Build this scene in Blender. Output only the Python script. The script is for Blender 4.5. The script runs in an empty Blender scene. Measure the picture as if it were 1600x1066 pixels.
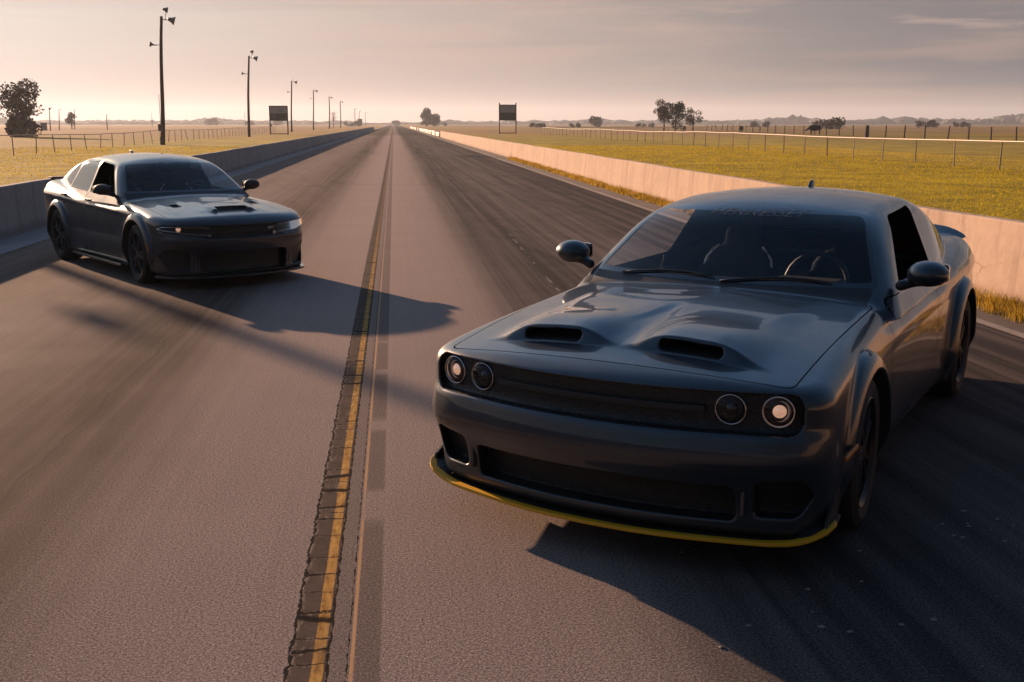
import bpy, bmesh, math, random
import numpy as np
from mathutils import Vector, Matrix
R = math.radians
rng = np.random.default_rng(7)
random.seed(7)
scn = bpy.context.scene
col = scn.collection

# ------------------------------------------------------------------ camera
ROAD_YAW = R(6.07)
cam_d = bpy.data.cameras.new('camera'); cam = bpy.data.objects.new('camera', cam_d); col.objects.link(cam)
cam_d.sensor_width = 36.0; cam_d.lens = 36.0 * 1706.1 / 1600.0
cam_d.clip_start = 0.05; cam_d.clip_end = 30000
cam.location = (0, 0, 1.878)
cam.rotation_euler = (R(90) - 0.19659, 0, -ROAD_YAW)
scn.camera = cam
scn.render.resolution_x = 1024; scn.render.resolution_y = 682

# ------------------------------------------------------------------ colour management
vs = scn.view_settings
scn.display_settings.display_device = 'sRGB'
vs.view_transform = 'Standard'; vs.look = 'None'; vs.gamma = 1.0; vs.use_curve_mapping = False
vs.exposure = 1.2

# ------------------------------------------------------------------ node helper: sockets with arithmetic
class S:
    def __init__(s, nt, sock): s.nt = nt; s.k = sock
    def _m(s, op, *a, clamp=False):
        n = s.nt.nodes.new('ShaderNodeMath'); n.operation = op; n.use_clamp = clamp
        for i, v in enumerate((s,) + a):
            if isinstance(v, S): s.nt.links.new(v.k, n.inputs[i])
            else: n.inputs[i].default_value = float(v)
        return S(s.nt, n.outputs[0])
    def __add__(s, o): return s._m('ADD', o)
    __radd__ = __add__
    def __sub__(s, o): return s._m('SUBTRACT', o)
    def __rsub__(s, o): return (s * -1.0) + o
    def __mul__(s, o): return s._m('MULTIPLY', o)
    __rmul__ = __mul__
    def __truediv__(s, o): return s._m('DIVIDE', o)
    def abs(s): return s._m('ABSOLUTE')
    def clamp(s): return s._m('ADD', 0.0, clamp=True)
    def min(s, o): return s._m('MINIMUM', o)
    def max(s, o): return s._m('MAXIMUM', o)
    def pow(s, o): return s._m('POWER', o)
    def fract(s): return s._m('FRACT')
    def ss(s, a, b, lo=0.0, hi=1.0):
        n = s.nt.nodes.new('ShaderNodeMapRange'); n.interpolation_type = 'SMOOTHSTEP'
        s.nt.links.new(s.k, n.inputs[0])
        if a > b: a, b, lo, hi = b, a, hi, lo
        for i, v in enumerate((a, b, lo, hi)): n.inputs[i + 1].default_value = v
        return S(s.nt, n.outputs[0])
    def ramp(s, stops, interp='LINEAR'):
        n = s.nt.nodes.new('ShaderNodeValToRGB'); e = n.color_ramp.elements; n.color_ramp.interpolation = interp
        cc = lambda c: tuple(c) + (1,) if hasattr(c, '__len__') else (c, c, c, 1)
        e[1].position = stops[-1][0]; e[1].color = cc(stops[-1][1]); e[0].position = stops[0][0]; e[0].color = cc(stops[0][1])
        for p, c in stops[1:-1]: e.new(p).color = cc(c)
        s.nt.links.new(s.k, n.inputs[0]); return S(s.nt, n.outputs[0])

def xyz(nt, vec):
    n = nt.nodes.new('ShaderNodeSeparateXYZ'); nt.links.new(vec, n.inputs[0])
    return [S(nt, o) for o in n.outputs]
def vec(nt, x, y, z):
    n = nt.nodes.new('ShaderNodeCombineXYZ')
    for i, v in enumerate((x, y, z)):
        if isinstance(v, S): nt.links.new(v.k, n.inputs[i])
        else: n.inputs[i].default_value = v
    return n.outputs[0]
def noise(nt, v, scale=1.0, detail=3.0, rough=0.55, dist=0.0):
    n = nt.nodes.new('ShaderNodeTexNoise'); nt.links.new(v, n.inputs['Vector'])
    n.inputs['Scale'].default_value = scale; n.inputs['Detail'].default_value = detail
    n.inputs['Roughness'].default_value = rough; n.inputs['Distortion'].default_value = dist
    return S(nt, n.outputs[0])
def voro(nt, v, scale, feature='F1', out=0):
    n = nt.nodes.new('ShaderNodeTexVoronoi'); n.feature = feature; nt.links.new(v, n.inputs['Vector'])
    n.inputs['Scale'].default_value = scale; return S(nt, n.outputs[out])
def mix(nt, f, a, b, mode='MIX'):
    n = nt.nodes.new('ShaderNodeMix'); n.data_type = 'RGBA'; n.blend_type = mode
    if isinstance(f, S): nt.links.new(f.k, n.inputs[0])
    else: n.inputs[0].default_value = f
    for i, v in ((6, a), (7, b)):
        if isinstance(v, S): nt.links.new(v.k, n.inputs[i])
        else: n.inputs[i].default_value = tuple(v) + (1,)
    return S(nt, n.outputs[2])

# ------------------------------------------------------------------ sun and sky
SUN_AZ = R(31.7)          # left of the road direction (+Y)
SUN_EL = R(13.3)
sx, sy = -math.sin(SUN_AZ), math.cos(SUN_AZ)
sun_dir = Vector((sx * math.cos(SUN_EL), sy * math.cos(SUN_EL), math.sin(SUN_EL)))
sd = bpy.data.lights.new('sun', 'SUN'); sun = bpy.data.objects.new('sun', sd); col.objects.link(sun)
sd.energy = 4.6; sd.angle = R(0.6); sd.color = (1.0, 0.63, 0.40)
sun.rotation_euler = sun_dir.to_track_quat('Z', 'Y').to_euler()
sun.location = (-60, 90, 40)

world = bpy.data.worlds.new('World'); scn.world = world; world.use_nodes = True
nt = world.node_tree; nt.nodes.clear()
out = nt.nodes.new('ShaderNodeOutputWorld'); bg = nt.nodes.new('ShaderNodeBackground')
nt.links.new(bg.outputs[0], out.inputs[0])
sky = nt.nodes.new('ShaderNodeTexSky'); sky.sky_type = 'NISHITA'; sky.sun_disc = False
sky.sun_elevation = SUN_EL; sky.sun_rotation = -SUN_AZ
sky.air_density = 1.0; sky.dust_density = 1.5; sky.ozone_density = 2.0
tc = nt.nodes.new('ShaderNodeTexCoord')
dx, dy, dz = xyz(nt, tc.outputs['Generated'])
az = dx._m('ARCTAN2', dy)                 # 0 along the road, + to the right
el = dz._m('ARCSINE')
# low haze layer: warm towards the sun, greyer away from it
K = 10.0
def k3(r, g, b): return tuple((v / 255.0) ** 2.2 * SKYK for v in (r, g, b))
SKYK = 3.65
da = (az + SUN_AZ).abs(); da = da.min(2 * math.pi - da); azn = (da / math.pi).clamp()
vz = ((az + 0.65) / 1.5).clamp()
low = azn.ramp([(0.0, k3(200, 185, 176)), (0.085, k3(190, 173, 164)), (0.195, k3(182, 157, 147)), (0.32, k3(152, 130, 123)), (0.45, k3(132, 122, 124)), (0.6, k3(102, 114, 134)), (0.75, k3(52, 55, 64)), (1.0, k3(28, 29, 34))])
hi = azn.ramp([(0.0, k3(228, 217, 207)), (0.085, k3(217, 206, 196)), (0.195, k3(196, 176, 168)), (0.32, k3(152, 138, 134)), (0.45, k3(120, 128, 136)), (0.6, k3(96, 122, 142)), (0.75, k3(46, 58, 70)), (1.0, k3(24, 29, 34))])
base = mix(nt, el.ss(0.005, 0.095), low, hi)
cv = vec(nt, az * 2.2, el * 22.0, 0.3)
c1 = noise(nt, cv, 1.6, 5, 0.55, 0.3)
c2 = noise(nt, vec(nt, az * 5.0, el * 60.0, 2.0), 1.3, 4, 0.6, 0.2)
wt = vz.ss(0.18, 0.75, 0.12, 1.0)
dark = mix(nt, azn.ss(0.1, 0.38), k3(190, 176, 170), k3(108, 112, 120))
cl = mix(nt, (c1.ss(0.42, 0.62) * wt * el.ss(0.004, 0.03)) * 0.85, base, dark)
lay = noise(nt, vec(nt, az * 1.3, el * 42.0, 5.0), 1.0, 5, 0.6, 0.2)
cl = mix(nt, lay.ss(0.50, 0.68) * el.ss(0.004, 0.02) * 0.60, cl, mix(nt, azn.ss(0.08, 0.36), k3(190, 172, 168), k3(120, 118, 126)))
band = vz.ss(0.3, 0.5) * da.ss(1.9, 1.3) * (el.ss(0.024, 0.034) * el.ss(0.074, 0.046)) * (az + c2 * 0.25).ss(0.36, 0.62)
cl = mix(nt, band * 0.80, cl, k3(98, 105, 115))
puff = c2.ss(0.55, 0.70) * el.ss(0.055, 0.085) * vz.ss(0.35, 0.55) * da.ss(1.9, 1.3)
cl = mix(nt, puff * 0.6, cl, k3(200, 172, 160))
warm = (c1.ss(0.50, 0.34)) * el.ss(0.0, 0.05) * vz.ss(0.1, 0.4) * da.ss(1.9, 1.3)
cl = mix(nt, warm * 0.25, cl, k3(214, 176, 160))
# glow around the hidden sun (low cloud lit from behind)
dn = nt.nodes.new('ShaderNodeVectorMath'); dn.operation = 'DOT_PRODUCT'
nt.links.new(tc.outputs['Generated'], dn.inputs[0]); dn.inputs[1].default_value = sun_dir
glow = S(nt, dn.outputs['Value']).max(0.0).pow(14.0)
skyc = S(nt, sky.outputs[0])
upper = mix(nt, 1.0, skyc, (0.52, 0.68, 0.78), 'MULTIPLY')
upper = mix(nt, da.ss(1.5, 2.7) * el.ss(1.45, 0.9) * 0.75, upper, (0.12, 0.14, 0.17))
f_up = el.ss(0.13, 0.62)
tot = mix(nt, f_up, cl, upper)
gl = mix(nt, glow * 0.5, tot, (4.6, 4.1, 3.75))
nt.links.new(gl.k, bg.inputs[0]); bg.inputs[1].default_value = 0.10

# ------------------------------------------------------------------ scene helpers
def mat(name, base=(0.5, 0.5, 0.5), rough=0.6, metal=0.0, coat=0.0, coat_rough=0.03, spec=0.5, emis=None, estr=0.0, var=0.0, vscale=4.0, bump=0.0, bscale=60.0):
    m = bpy.data.materials.new(name); m.use_nodes = True
    nt = m.node_tree; b = nt.nodes['Principled BSDF']
    b.inputs['Base Color'].default_value = tuple(base) + (1,)
    b.inputs['Roughness'].default_value = rough; b.inputs['Metallic'].default_value = metal
    b.inputs['Coat Weight'].default_value = coat; b.inputs['Coat Roughness'].default_value = coat_rough
    b.inputs['Specular IOR Level'].default_value = spec
    if emis: b.inputs['Emission Color'].default_value = tuple(emis) + (1,); b.inputs['Emission Strength'].default_value = estr
    if var or bump:
        t = nt.nodes.new('ShaderNodeTexCoord'); v = t.outputs['Object']
        if var:
            n = noise(nt, v, vscale, 5, 0.6)
            c = n.ramp([(0.25, tuple(x * (1 - var) for x in base)), (0.75, tuple(min(1, x * (1 + var)) for x in base))])
            nt.links.new(c.k, b.inputs['Base Color'])
            nt.links.new((n.ss(0.3, 0.7, rough * (1 - var * .4), min(1, rough * (1 + var * .4)))).k, b.inputs['Roughness'])
        if bump:
            bn = nt.nodes.new('ShaderNodeBump'); bn.inputs['Distance'].default_value = bump
            nt.links.new(noise(nt, v, bscale, 4).k, bn.inputs['Height']); nt.links.new(bn.outputs[0], b.inputs['Normal'])
    return m

def tag(o, label=None, cat=None, group=None, kind=None):
    if label: o['label'] = label
    if cat: o['category'] = cat
    if group: o['group'] = group
    if kind: o['kind'] = kind
    return o
def empty(name, loc=(0, 0, 0), rz=0.0, label=None, cat=None, group=None):
    o = bpy.data.objects.new(name, None); col.objects.link(o)
    o.location = loc; o.rotation_euler = (0, 0, rz); o.empty_display_size = 0.2
    return tag(o, label, cat, group)
def link(name, me, m, parent=None, smooth=False):
    if m is not None:
        me.materials.clear(); me.materials.append(m)
    if smooth: me.polygons.foreach_set('use_smooth', [True] * len(me.polygons))
    o = bpy.data.objects.new(name, me); col.objects.link(o)
    if parent: o.parent = parent
    return o
def mesh_np(name, V, F, N=None, smooth=True):
    """V (n,3); F (m,3|4) int array"""
    V = np.asarray(V, dtype=np.float32); F = np.asarray(F, dtype=np.int32)
    me = bpy.data.meshes.new(name)
    k = F.shape[1]; m_ = F.shape[0]
    me.vertices.add(len(V)); me.vertices.foreach_set('co', V.ravel())
    me.loops.add(m_ * k); me.loops.foreach_set('vertex_index', F.ravel())
    me.polygons.add(m_); me.polygons.foreach_set('loop_start', np.arange(0, m_ * k, k, dtype=np.int32))
    me.polygons.foreach_set('use_smooth', np.full(m_, smooth))
    me.update(calc_edges=True); me.validate(clean_customdata=False)
    if N is not None and smooth:
        nn = N / np.maximum(np.linalg.norm(N, axis=1, keepdims=True), 1e-9)
        me.normals_split_custom_set_from_vertices([tuple(v) for v in nn.astype(float)])
    return me
class MB:
    """collects simple shapes into one bmesh"""
    def __init__(s): s.b = bmesh.new()
    def box(s, c, d, rot=None, bev=0.0):
        r = bmesh.ops.create_cube(s.b, size=1.0); vs_ = r['verts']
        bmesh.ops.scale(s.b, vec=d, verts=vs_)
        if bev: 
            es = list({e for v in vs_ for e in v.link_edges})
            rb = bmesh.ops.bevel(s.b, geom=es, offset=bev, segments=2, affect='EDGES', profile=0.5)
            vs_ = list({v for f in rb['faces'] for v in f.verts} | {v for v in vs_ if v.is_valid})
        if rot is not None: bmesh.ops.rotate(s.b, cent=(0, 0, 0), matrix=rot, verts=vs_)
        bmesh.ops.translate(s.b, vec=c, verts=vs_); return s
    def bar(s, p, q, r0, r1=None, seg=8, cap=True):
        p = Vector(p); q = Vector(q); d = q - p; r1 = r0 if r1 is None else r1
        r = bmesh.ops.create_cone(s.b, cap_ends=cap, segments=seg, radius1=r0, radius2=r1, depth=d.length)
        m = d.to_track_quat('Z', 'Y').to_matrix()
        bmesh.ops.rotate(s.b, cent=(0, 0, 0), matrix=m, verts=r['verts'])
        bmesh.ops.translate(s.b, vec=(p + q) / 2, verts=r['verts']); return s
    def tube(s, pts, rad, seg=8):
        rad = rad if hasattr(rad, '__len__') else [rad] * len(pts)
        rings = []
        pts = [Vector(p) for p in pts]
        for i, p in enumerate(pts):
            d = (pts[min(i + 1, len(pts) - 1)] - pts[max(i - 1, 0)]).normalized()
            u = d.orthogonal().normalized() if i == 0 else (pu - d * pu.dot(d)).normalized(); pu = u
            w = d.cross(u)
            rings.append([s.b.verts.new(p + (u * math.cos(a) + w * math.sin(a)) * rad[i]) for a in [2 * math.pi * j / seg for j in range(seg)]])
        for a, b in zip(rings, rings[1:]):
            for j in range(seg): s.b.faces.new((a[j], a[(j + 1) % seg], b[(j + 1) % seg], b[j]))
        s.b.faces.new(rings[0][::-1]); s.b.faces.new(rings[-1]); return s
    def poly(s, pts): s.b.faces.new([s.b.verts.new(p) for p in pts]); return s
    def lathe(s, prof, c=(0, 0, 0), axis='Z', seg=24, rot=None):
        """prof: list of (radius, height)"""
        rings = []
        for r, h in prof:
            ring = []
            for j in range(seg):
                a = 2 * math.pi * j / seg
                p = Vector((r * math.cos(a), r * math.sin(a), h))
                if axis == 'X': p = Vector((p.z, p.x, p.y))
                if axis == 'Y': p = Vector((p.x, p.z, -p.y))
                if rot is not None: p = rot @ p
                ring.append(s.b.verts.new(p + Vector(c)))
            rings.append(ring)
        for a, b in zip(rings, rings[1:]):
            for j in range(seg):
                s.b.faces.new((a[j], a[(j + 1) % seg], b[(j + 1) % seg], b[j]))
        return s
    def build(s, name, m, parent=None, smooth=False, bevel=0.0):
        bmesh.ops.recalc_face_normals(s.b, faces=s.b.faces)
        me = bpy.data.meshes.new(name); s.b.to_mesh(me); s.b.free()
        o = link(name, me, m, parent, smooth)
        if bevel:
            md = o.modifiers.new('bevel', 'BEVEL'); md.width = bevel; md.segments = 2; md.limit_method = 'ANGLE'
        return o
def sheet(name, rows, z, m, kind='structure'):
    """flat strip: rows = [(y, xl, xr)]"""
    V = []; F = []
    for y, a, b in rows: V += [(a, y, z), (b, y, z)]
    for i in range(len(rows) - 1): F.append((2 * i, 2 * i + 1, 2 * i + 3, 2 * i + 2))
    me = mesh_np(name, V, F, smooth=False); o = link(name, me, m); o['kind'] = kind; return o
def copy_tree(o, parent=None):
    c = o.copy(); col.objects.link(c); c.parent = parent
    for ch in [x for x in bpy.data.objects if x.parent == o]: copy_tree(ch, c)
    return c
# ------------------------------------------------------------------ ground, road and its markings
def ground_mat():
    m = bpy.data.materials.new('field_grass'); m.use_nodes = True; nt = m.node_tree; b = nt.nodes['Principled BSDF']
    g = nt.nodes.new('ShaderNodeNewGeometry'); P = g.outputs['Position']; x, y, z = xyz(nt, P)
    n1 = noise(nt, P, 0.03, 5, 0.6); n2 = noise(nt, P, 0.35, 6, 0.65); n3 = noise(nt, P, 6.0, 5, 0.7)
    n4 = noise(nt, vec(nt, x * 0.02, y * 0.004, 0.0), 1.0, 4, 0.6)
    c = (n2 * 0.42 + n3 * 0.42 + n1 * 0.16).ramp([(0.30, (0.055, 0.045, 0.012)), (0.46, (0.20, 0.150, 0.006)), (0.56, (0.44, 0.315, 0.006)), (0.72, (0.60, 0.43, 0.015))])
    far = n4.ramp([(0.35, (0.22, 0.155, 0.025)), (0.5, (0.27, 0.150, 0.050)), (0.65, (0.19, 0.095, 0.055))])
    c = mix(nt, y.ss(90, 260) * 0.9, c, far)
    # drier dull field far left beyond the fence, brown soil patch behind the right wall close by
    c = mix(nt, (x.ss(-23.5, -26.0) * n1.ss(0.35, 0.6)) * 0.7, c, (0.21, 0.125, 0.06))
    c = mix(nt, x.ss(27, 60) * n1.ss(0.42, 0.6) * 0.6, c, (0.10, 0.085, 0.028))
    soil = (x + n2 * 3.0).ss(12.6, 10.8) * x.ss(6.3, 6.8) * (y + n2 * 6.0).ss(24.0, 19.0)
    c = mix(nt, soil * 0.9, c, (0.085, 0.052, 0.036))
    nt.links.new(c.k, b.inputs['Base Color']); b.inputs['Roughness'].default_value = 0.95
    b.inputs['Specular IOR Level'].default_value = 0.1
    bn = nt.nodes.new('ShaderNodeBump'); bn.inputs['Distance'].default_value = 0.05; bn.inputs['Strength'].default_value = 1.0
    nt.links.new((n3 * 0.6 + n2 * 0.4).k, bn.inputs['Height']); nt.links.new(bn.outputs[0], b.inputs['Normal'])
    return m
def ring_ground():
    rs = [0, 12, 25, 50, 90, 160, 300, 600, 1200, 2500, 5200]; seg = 72
    V = [(0, 0, -0.03)]; F3 = []; F4 = []
    for r in rs[1:]:
        for j in range(seg): a = 2 * math.pi * j / seg; V.append((r * math.cos(a), r * math.sin(a), -0.03))
    me = bpy.data.meshes.new('ground'); fs = [(0, 1 + j, 1 + (j + 1) % seg) for j in range(seg)]
    for i in range(len(rs) - 2):
        o = 1 + i * seg; q = o + seg
        fs += [(o + j, q + j, q + (j + 1) % seg, o + (j + 1) % seg) for j in range(seg)]
    me.from_pydata(V, [], fs); me.update(); o = link('ground', me, ground_mat()); o['kind'] = 'structure'
ring_ground()

def road_mat():
    m = bpy.data.materials.new('asphalt'); m.use_nodes = True; nt = m.node_tree; b = nt.nodes['Principled BSDF']
    g = nt.nodes.new('ShaderNodeNewGeometry'); P = g.outputs['Position']; x, y, z = xyz(nt, P)
    wob = noise(nt, vec(nt, x * 0.3, y * 0.03, 0.0), 1.0, 3) - 0.5
    xs = x + wob * 0.5
    t = ((xs + 6.0) / 12.0).clamp()
    def q(v): return (v + 6) / 12
    rub = t.ramp([(q(-5.7), 0.45), (q(-4.7), 0.72), (q(-3.9), 0.50), (q(-2.9), 0.62), (q(-2.2), 0.90), (q(-1.75), 0.98), (q(-1.25), 0.10), (q(-0.4), 0.02), (q(0.75), 0.06),
                  (q(1.2), 0.95), (q(1.8), 1.0), (q(2.7), 0.80), (q(3.6), 0.85), (q(5.0), 1.0)], 'B_SPLINE')
    st = noise(nt, vec(nt, x * 5.5, y * 0.045, 13.0), 1.0, 5, 0.6)
    st2 = noise(nt, vec(nt, x * 22.0, y * 0.10, 4.0), 1.0, 4, 0.6)
    bl = noise(nt, P, 0.9, 5, 0.6)
    # diagonal burnout sweeps
    sw = noise(nt, vec(nt, x * 2.2 + y * 0.42, y * 0.10 - x * 0.02, 17.0), 1.0, 4, 0.55)
    k = rub * (st.ss(0.25, 0.7, 0.74, 1.08)) + (sw.ss(0.44, 0.72)) * 0.10 * (x - 0.1).abs().ss(0.9, 2.0) + (st2 - 0.5) * 0.22 + (bl - 0.5) * 0.20
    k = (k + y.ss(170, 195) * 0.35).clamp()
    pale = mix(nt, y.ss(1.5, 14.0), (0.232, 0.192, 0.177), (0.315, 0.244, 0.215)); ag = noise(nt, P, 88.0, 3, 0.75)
    vo = voro(nt, P, 95.0)
    c = mix(nt, k, pale, mix(nt, x.ss(-1.0, 0.8), (0.060, 0.043, 0.035), (0.046, 0.039, 0.038)))
    fin = y.ss(26.0, 3.0)
    ag2 = noise(nt, P, 165.0, 2, 0.6)
    pale = mix(nt, (k - 0.15).ss(0.0, 0.6) * 0.5, pale, (0.20, 0.135, 0.10))
    c = mix(nt, ag.ss(0.50, 0.40) * fin * 0.66, c, (0.30, 0.29, 0.28), 'MULTIPLY')
    c = mix(nt, ag.ss(0.54, 0.63) * fin * 0.66, c, (1.75, 1.72, 1.70), 'MULTIPLY')
    c = mix(nt, ag2.ss(0.49, 0.40) * fin * 0.55, c, (0.30, 0.28, 0.27), 'MULTIPLY')
    c = mix(nt, ag2.ss(0.53, 0.61) * fin * 0.55, c, (1.8, 1.75, 1.7), 'MULTIPLY')
    # transverse joints and hairline cracks
    jn = ((y + wob * 1.2) / 23.3 + 0.02).fract(); jl = (jn - 0.5).abs().ss(0.0035, 0.001)
    ck = voro(nt, vec(nt, x * 0.35 + wob * 2.0, y * 0.10, 0.0), 1.0, 'DISTANCE_TO_EDGE'); n6 = noise(nt, P, 2.5, 4)
    cl = (ck + (n6 - 0.5) * 0.02).abs().ss(0.006, 0.001) * n6.ss(0.42, 0.55)
    c = mix(nt, (jl * 0.5 * y.ss(10, 20)).max(cl * 0.0), c, (0.03, 0.026, 0.025))
    # long crack in the left lane
    lc = (x + 2.02 + (noise(nt, vec(nt, 0.0, y * 1.6, 0.0), 1.0, 5) - 0.5) * 0.22).abs().ss(0.014, 0.004) * y.ss(12.5, 10.5)
    c = mix(nt, lc * 0.7, c, (0.03, 0.026, 0.025))
    # pale scrapes on the right lane
    sc = ((x - 1.62 - y * 0.018) + (n6 - 0.5) * 0.10).abs().ss(0.022, 0.006) * noise(nt, vec(nt, 0.0, y * 1.1, 3.0), 1.0, 3).ss(0.5, 0.56) * y.ss(10.5, 12) * y.ss(24, 17)
    c = mix(nt, sc * 0.45, c, (0.36, 0.33, 0.31))
    # centre seam: cracked patch strip with a worn yellow line, thin second line and dark band
    def nz(f, o): return noise(nt, vec(nt, o, y * f, o * 2.0), 1.0, 2, 0.5) - 0.5
    def line(x0, w, soft, amp, o): 
        d = (x - x0 - nz(5.0, o) * amp - nz(26.0, o + 3) * amp * 0.8 - nz(90.0, o + 5) * amp * 0.35).abs(); return d
    near = y.ss(34, 12)
    fine = noise(nt, P, 130.0, 4, 0.7)
    inner = (x + 0.340 + nz(4.0, 9.0) * 0.01).abs().ss(0.070, 0.062)
    patch = mix(nt, noise(nt, P, 7.0, 5, 0.65).ss(0.3, 0.7), (0.045, 0.032, 0.025), (0.082, 0.060, 0.047))
    c = mix(nt, inner * 0.9, c, patch)
    gap = (x + 0.235).abs().ss(0.045, 0.036); c = mix(nt, gap * 0.35, c, (0.055, 0.045, 0.04))
    dash = noise(nt, vec(nt, 0.0, y * 1.25, 2.0), 1.0, 2).ss(0.38, 0.44).max(y.ss(9, 14) * 0.85)
    band2 = (x + 0.132 + nz(14.0, 2.0) * 0.008).abs().ss(0.054, 0.040) * dash
    c = mix(nt, band2 * 0.50, c, mix(nt, fine.ss(0.3, 0.7), (0.040, 0.029, 0.023), (0.078, 0.058, 0.047)))
    wear = noise(nt, vec(nt, x * 40.0, y * 9.0, 0.0), 1.0, 6, 0.72); wear2 = noise(nt, vec(nt, x * 3.0, y * 0.7, 5.0), 1.0, 4, 0.7)
    ycol = wear.ramp([(0.30, (0.11, 0.07, 0.035)), (0.46, (0.36, 0.19, 0.05)), (0.62, (0.50, 0.30, 0.09)), (0.8, (0.66, 0.47, 0.22))])
    yl = line(-0.306, 0, 0, 0.006, 11.0).ss(0.0235, 0.0195) * (wear2.ss(0.22, 0.40) * (1.0 - wear.ss(0.40, 0.30)) * y.ss(26, 9, 0.25, 1.0))
    c = mix(nt, yl * 0.92, c, ycol)
    yt = line(-0.187, 0, 0, 0.003, 14.0).ss(0.0078, 0.0055) * (wear.ss(0.30, 0.46) * (0.35 + dash * 0.6) * y.ss(22, 8, 0.25, 1.0))
    c = mix(nt, yt * 0.85, c, (0.46, 0.27, 0.13))
    wv = noise(nt, vec(nt, 0.0, y * 13.0, 4.0), 1.0, 3, 0.6)
    ca = line(-0.410, 0, 0, 0.034, 21.0); cb = line(-0.271, 0, 0, 0.017, 31.0); cc = line(-0.203, 0, 0, 0.012, 41.0)
    d1 = (ca - (wv - 0.42) * 0.030).ss(0.0052, 0.0015); d2 = (cb - (wv - 0.44) * 0.024).ss(0.0040, 0.0012); d3 = (cc - (wv - 0.50) * 0.02).ss(0.0022, 0.0006)
    te = voro(nt, vec(nt, x * 0.25 + 7.3, y * 5.2 + (fine - 0.5) * 0.16 + nz(9.0, 8.0) * 0.5 + (noise(nt, P, 22.0, 3) - 0.5) * 0.28, 0.4), 1.0, 'DISTANCE_TO_EDGE')
    d4 = te.ss(0.030, 0.008) * (x + 0.338).abs().ss(0.072, 0.066) * noise(nt, vec(nt, 0.0, y * 5.2, 9.0), 1.0, 1).ss(0.36, 0.42)
    crk = d1.max(d2).max(d3).max(d4) * near
    lip_ = (ca.ss(0.020, 0.010) * wear.ss(0.44, 0.58)).max(te.ss(0.085, 0.05) * inner * wear.ss(0.5, 0.62)) * near
    c = mix(nt, lip_ * 0.55, c, (0.27, 0.21, 0.17))
    c = mix(nt, crk * 0.96, c, (0.010, 0.008, 0.008))
    nt.links.new(c.k, b.inputs['Base Color'])
    nt.links.new((k * -0.08 + 0.92 + (bl - 0.5) * 0.2).k, b.inputs['Roughness'])
    b.inputs['Specular IOR Level'].default_value = 0.02
    bn = nt.nodes.new('ShaderNodeBump'); bn.inputs['Distance'].default_value = 0.0013; bn.inputs['Strength'].default_value = 0.8
    nt.links.new(((ag * 0.7 + vo * 0.5) * fin * (1.0 - (inner + band2 * 0.7).clamp() * 0.8) - crk * 2.2).k, bn.inputs['Height']); nt.links.new(bn.outputs[0], b.inputs['Normal'])
    return m
M_road = road_mat()
YS = [-12, 0, 6, 12, 25, 50, 100, 200, 420, 900, 1600]
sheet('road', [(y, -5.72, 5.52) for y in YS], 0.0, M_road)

def conc_mat(name, c0, c1, stain=(0.05, 0.045, 0.04), wall=False, seam=0.0, run=True):
    m = bpy.data.materials.new(name); m.use_nodes = True; nt = m.node_tree; b = nt.nodes['Principled BSDF']
    g = nt.nodes.new('ShaderNodeNewGeometry'); P = g.outputs['Position']; x, y, z = xyz(nt, P)
    n1 = noise(nt, P, 0.7, 6, 0.65); n2 = noise(nt, P, 9.0, 5, 0.65)
    c = (n1 * 0.6 + n2 * 0.4).ramp([(0.32, c0), (0.66, c1)])
    if wall:
        ver = noise(nt, vec(nt, x * 0.0, y * 3.2, z * 0.35), 1.0, 5, 0.65)
        c = mix(nt, ver.ss(0.50, 0.70) * 0.5, c, stain)
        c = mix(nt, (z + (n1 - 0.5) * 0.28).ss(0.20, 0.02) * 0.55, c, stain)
        pale = noise(nt, vec(nt, x * 0.0, y * 2.0 + z * 0.9, z * 0.7), 2.0, 5, 0.7).ss(0.64, 0.74)
        c = mix(nt, pale * 0.42, c, tuple(min(1, v * 1.45) for v in c1))
        if seam:
            f_ = (y / seam + n2 * 0.003).fract(); c = mix(nt, (f_ - 0.5).abs().ss(0.0042, 0.0015) * 0.75, c, stain)
            ck = voro(nt, vec(nt, x, y * 0.42 + (n2 - 0.5) * 0.22, z * 0.5), 1.0, 'DISTANCE_TO_EDGE')
            c = mix(nt, ck.ss(0.006, 0.001) * n1.ss(0.45, 0.56) * 0.7, c, stain)
    nt.links.new(c.k, b.inputs['Base Color']); b.inputs['Roughness'].default_value = 0.9; b.inputs['Specular IOR Level'].default_value = 0.25
    bn = nt.nodes.new('ShaderNodeBump'); bn.inputs['Distance'].default_value = 0.008
    nt.links.new((n1 * 0.5 + n2 * 0.5).k, bn.inputs['Height']); nt.links.new(bn.outputs[0], b.inputs['Normal'])
    return m
M_apron = conc_mat('apron_concrete', (0.16, 0.16, 0.165), (0.30, 0.30, 0.31))
M_kerb = conc_mat('edge_concrete', (0.16, 0.13, 0.115), (0.30, 0.25, 0.22))
M_dirt = conc_mat('gravel_dirt', (0.055, 0.042, 0.035), (0.15, 0.115, 0.095))
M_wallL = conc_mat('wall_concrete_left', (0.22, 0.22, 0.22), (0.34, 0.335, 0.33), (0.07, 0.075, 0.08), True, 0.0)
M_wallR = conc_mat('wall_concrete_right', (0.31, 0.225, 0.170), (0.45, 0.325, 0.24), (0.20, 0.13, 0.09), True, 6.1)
sheet('apron_strip', [(y, -6.46, -5.74) for y in YS], 0.004, M_apron)
def wav(a, y, s, p): return a + s * math.sin(y * 0.9 + p) + 0.5 * s * math.sin(y * 2.3 + p * 2)
yy = list(np.arange(-6, 60, 0.5)) + list(range(60, 370, 10))
sheet('edge_strip', [(y, 5.53, wav(5.66, y, 0.015, 1)) for y in yy], 0.008, M_kerb)
sheet('dirt_strip', [(y, 5.53, 6.60) for y in YS if y <= 420], 0.0, M_dirt)

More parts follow.
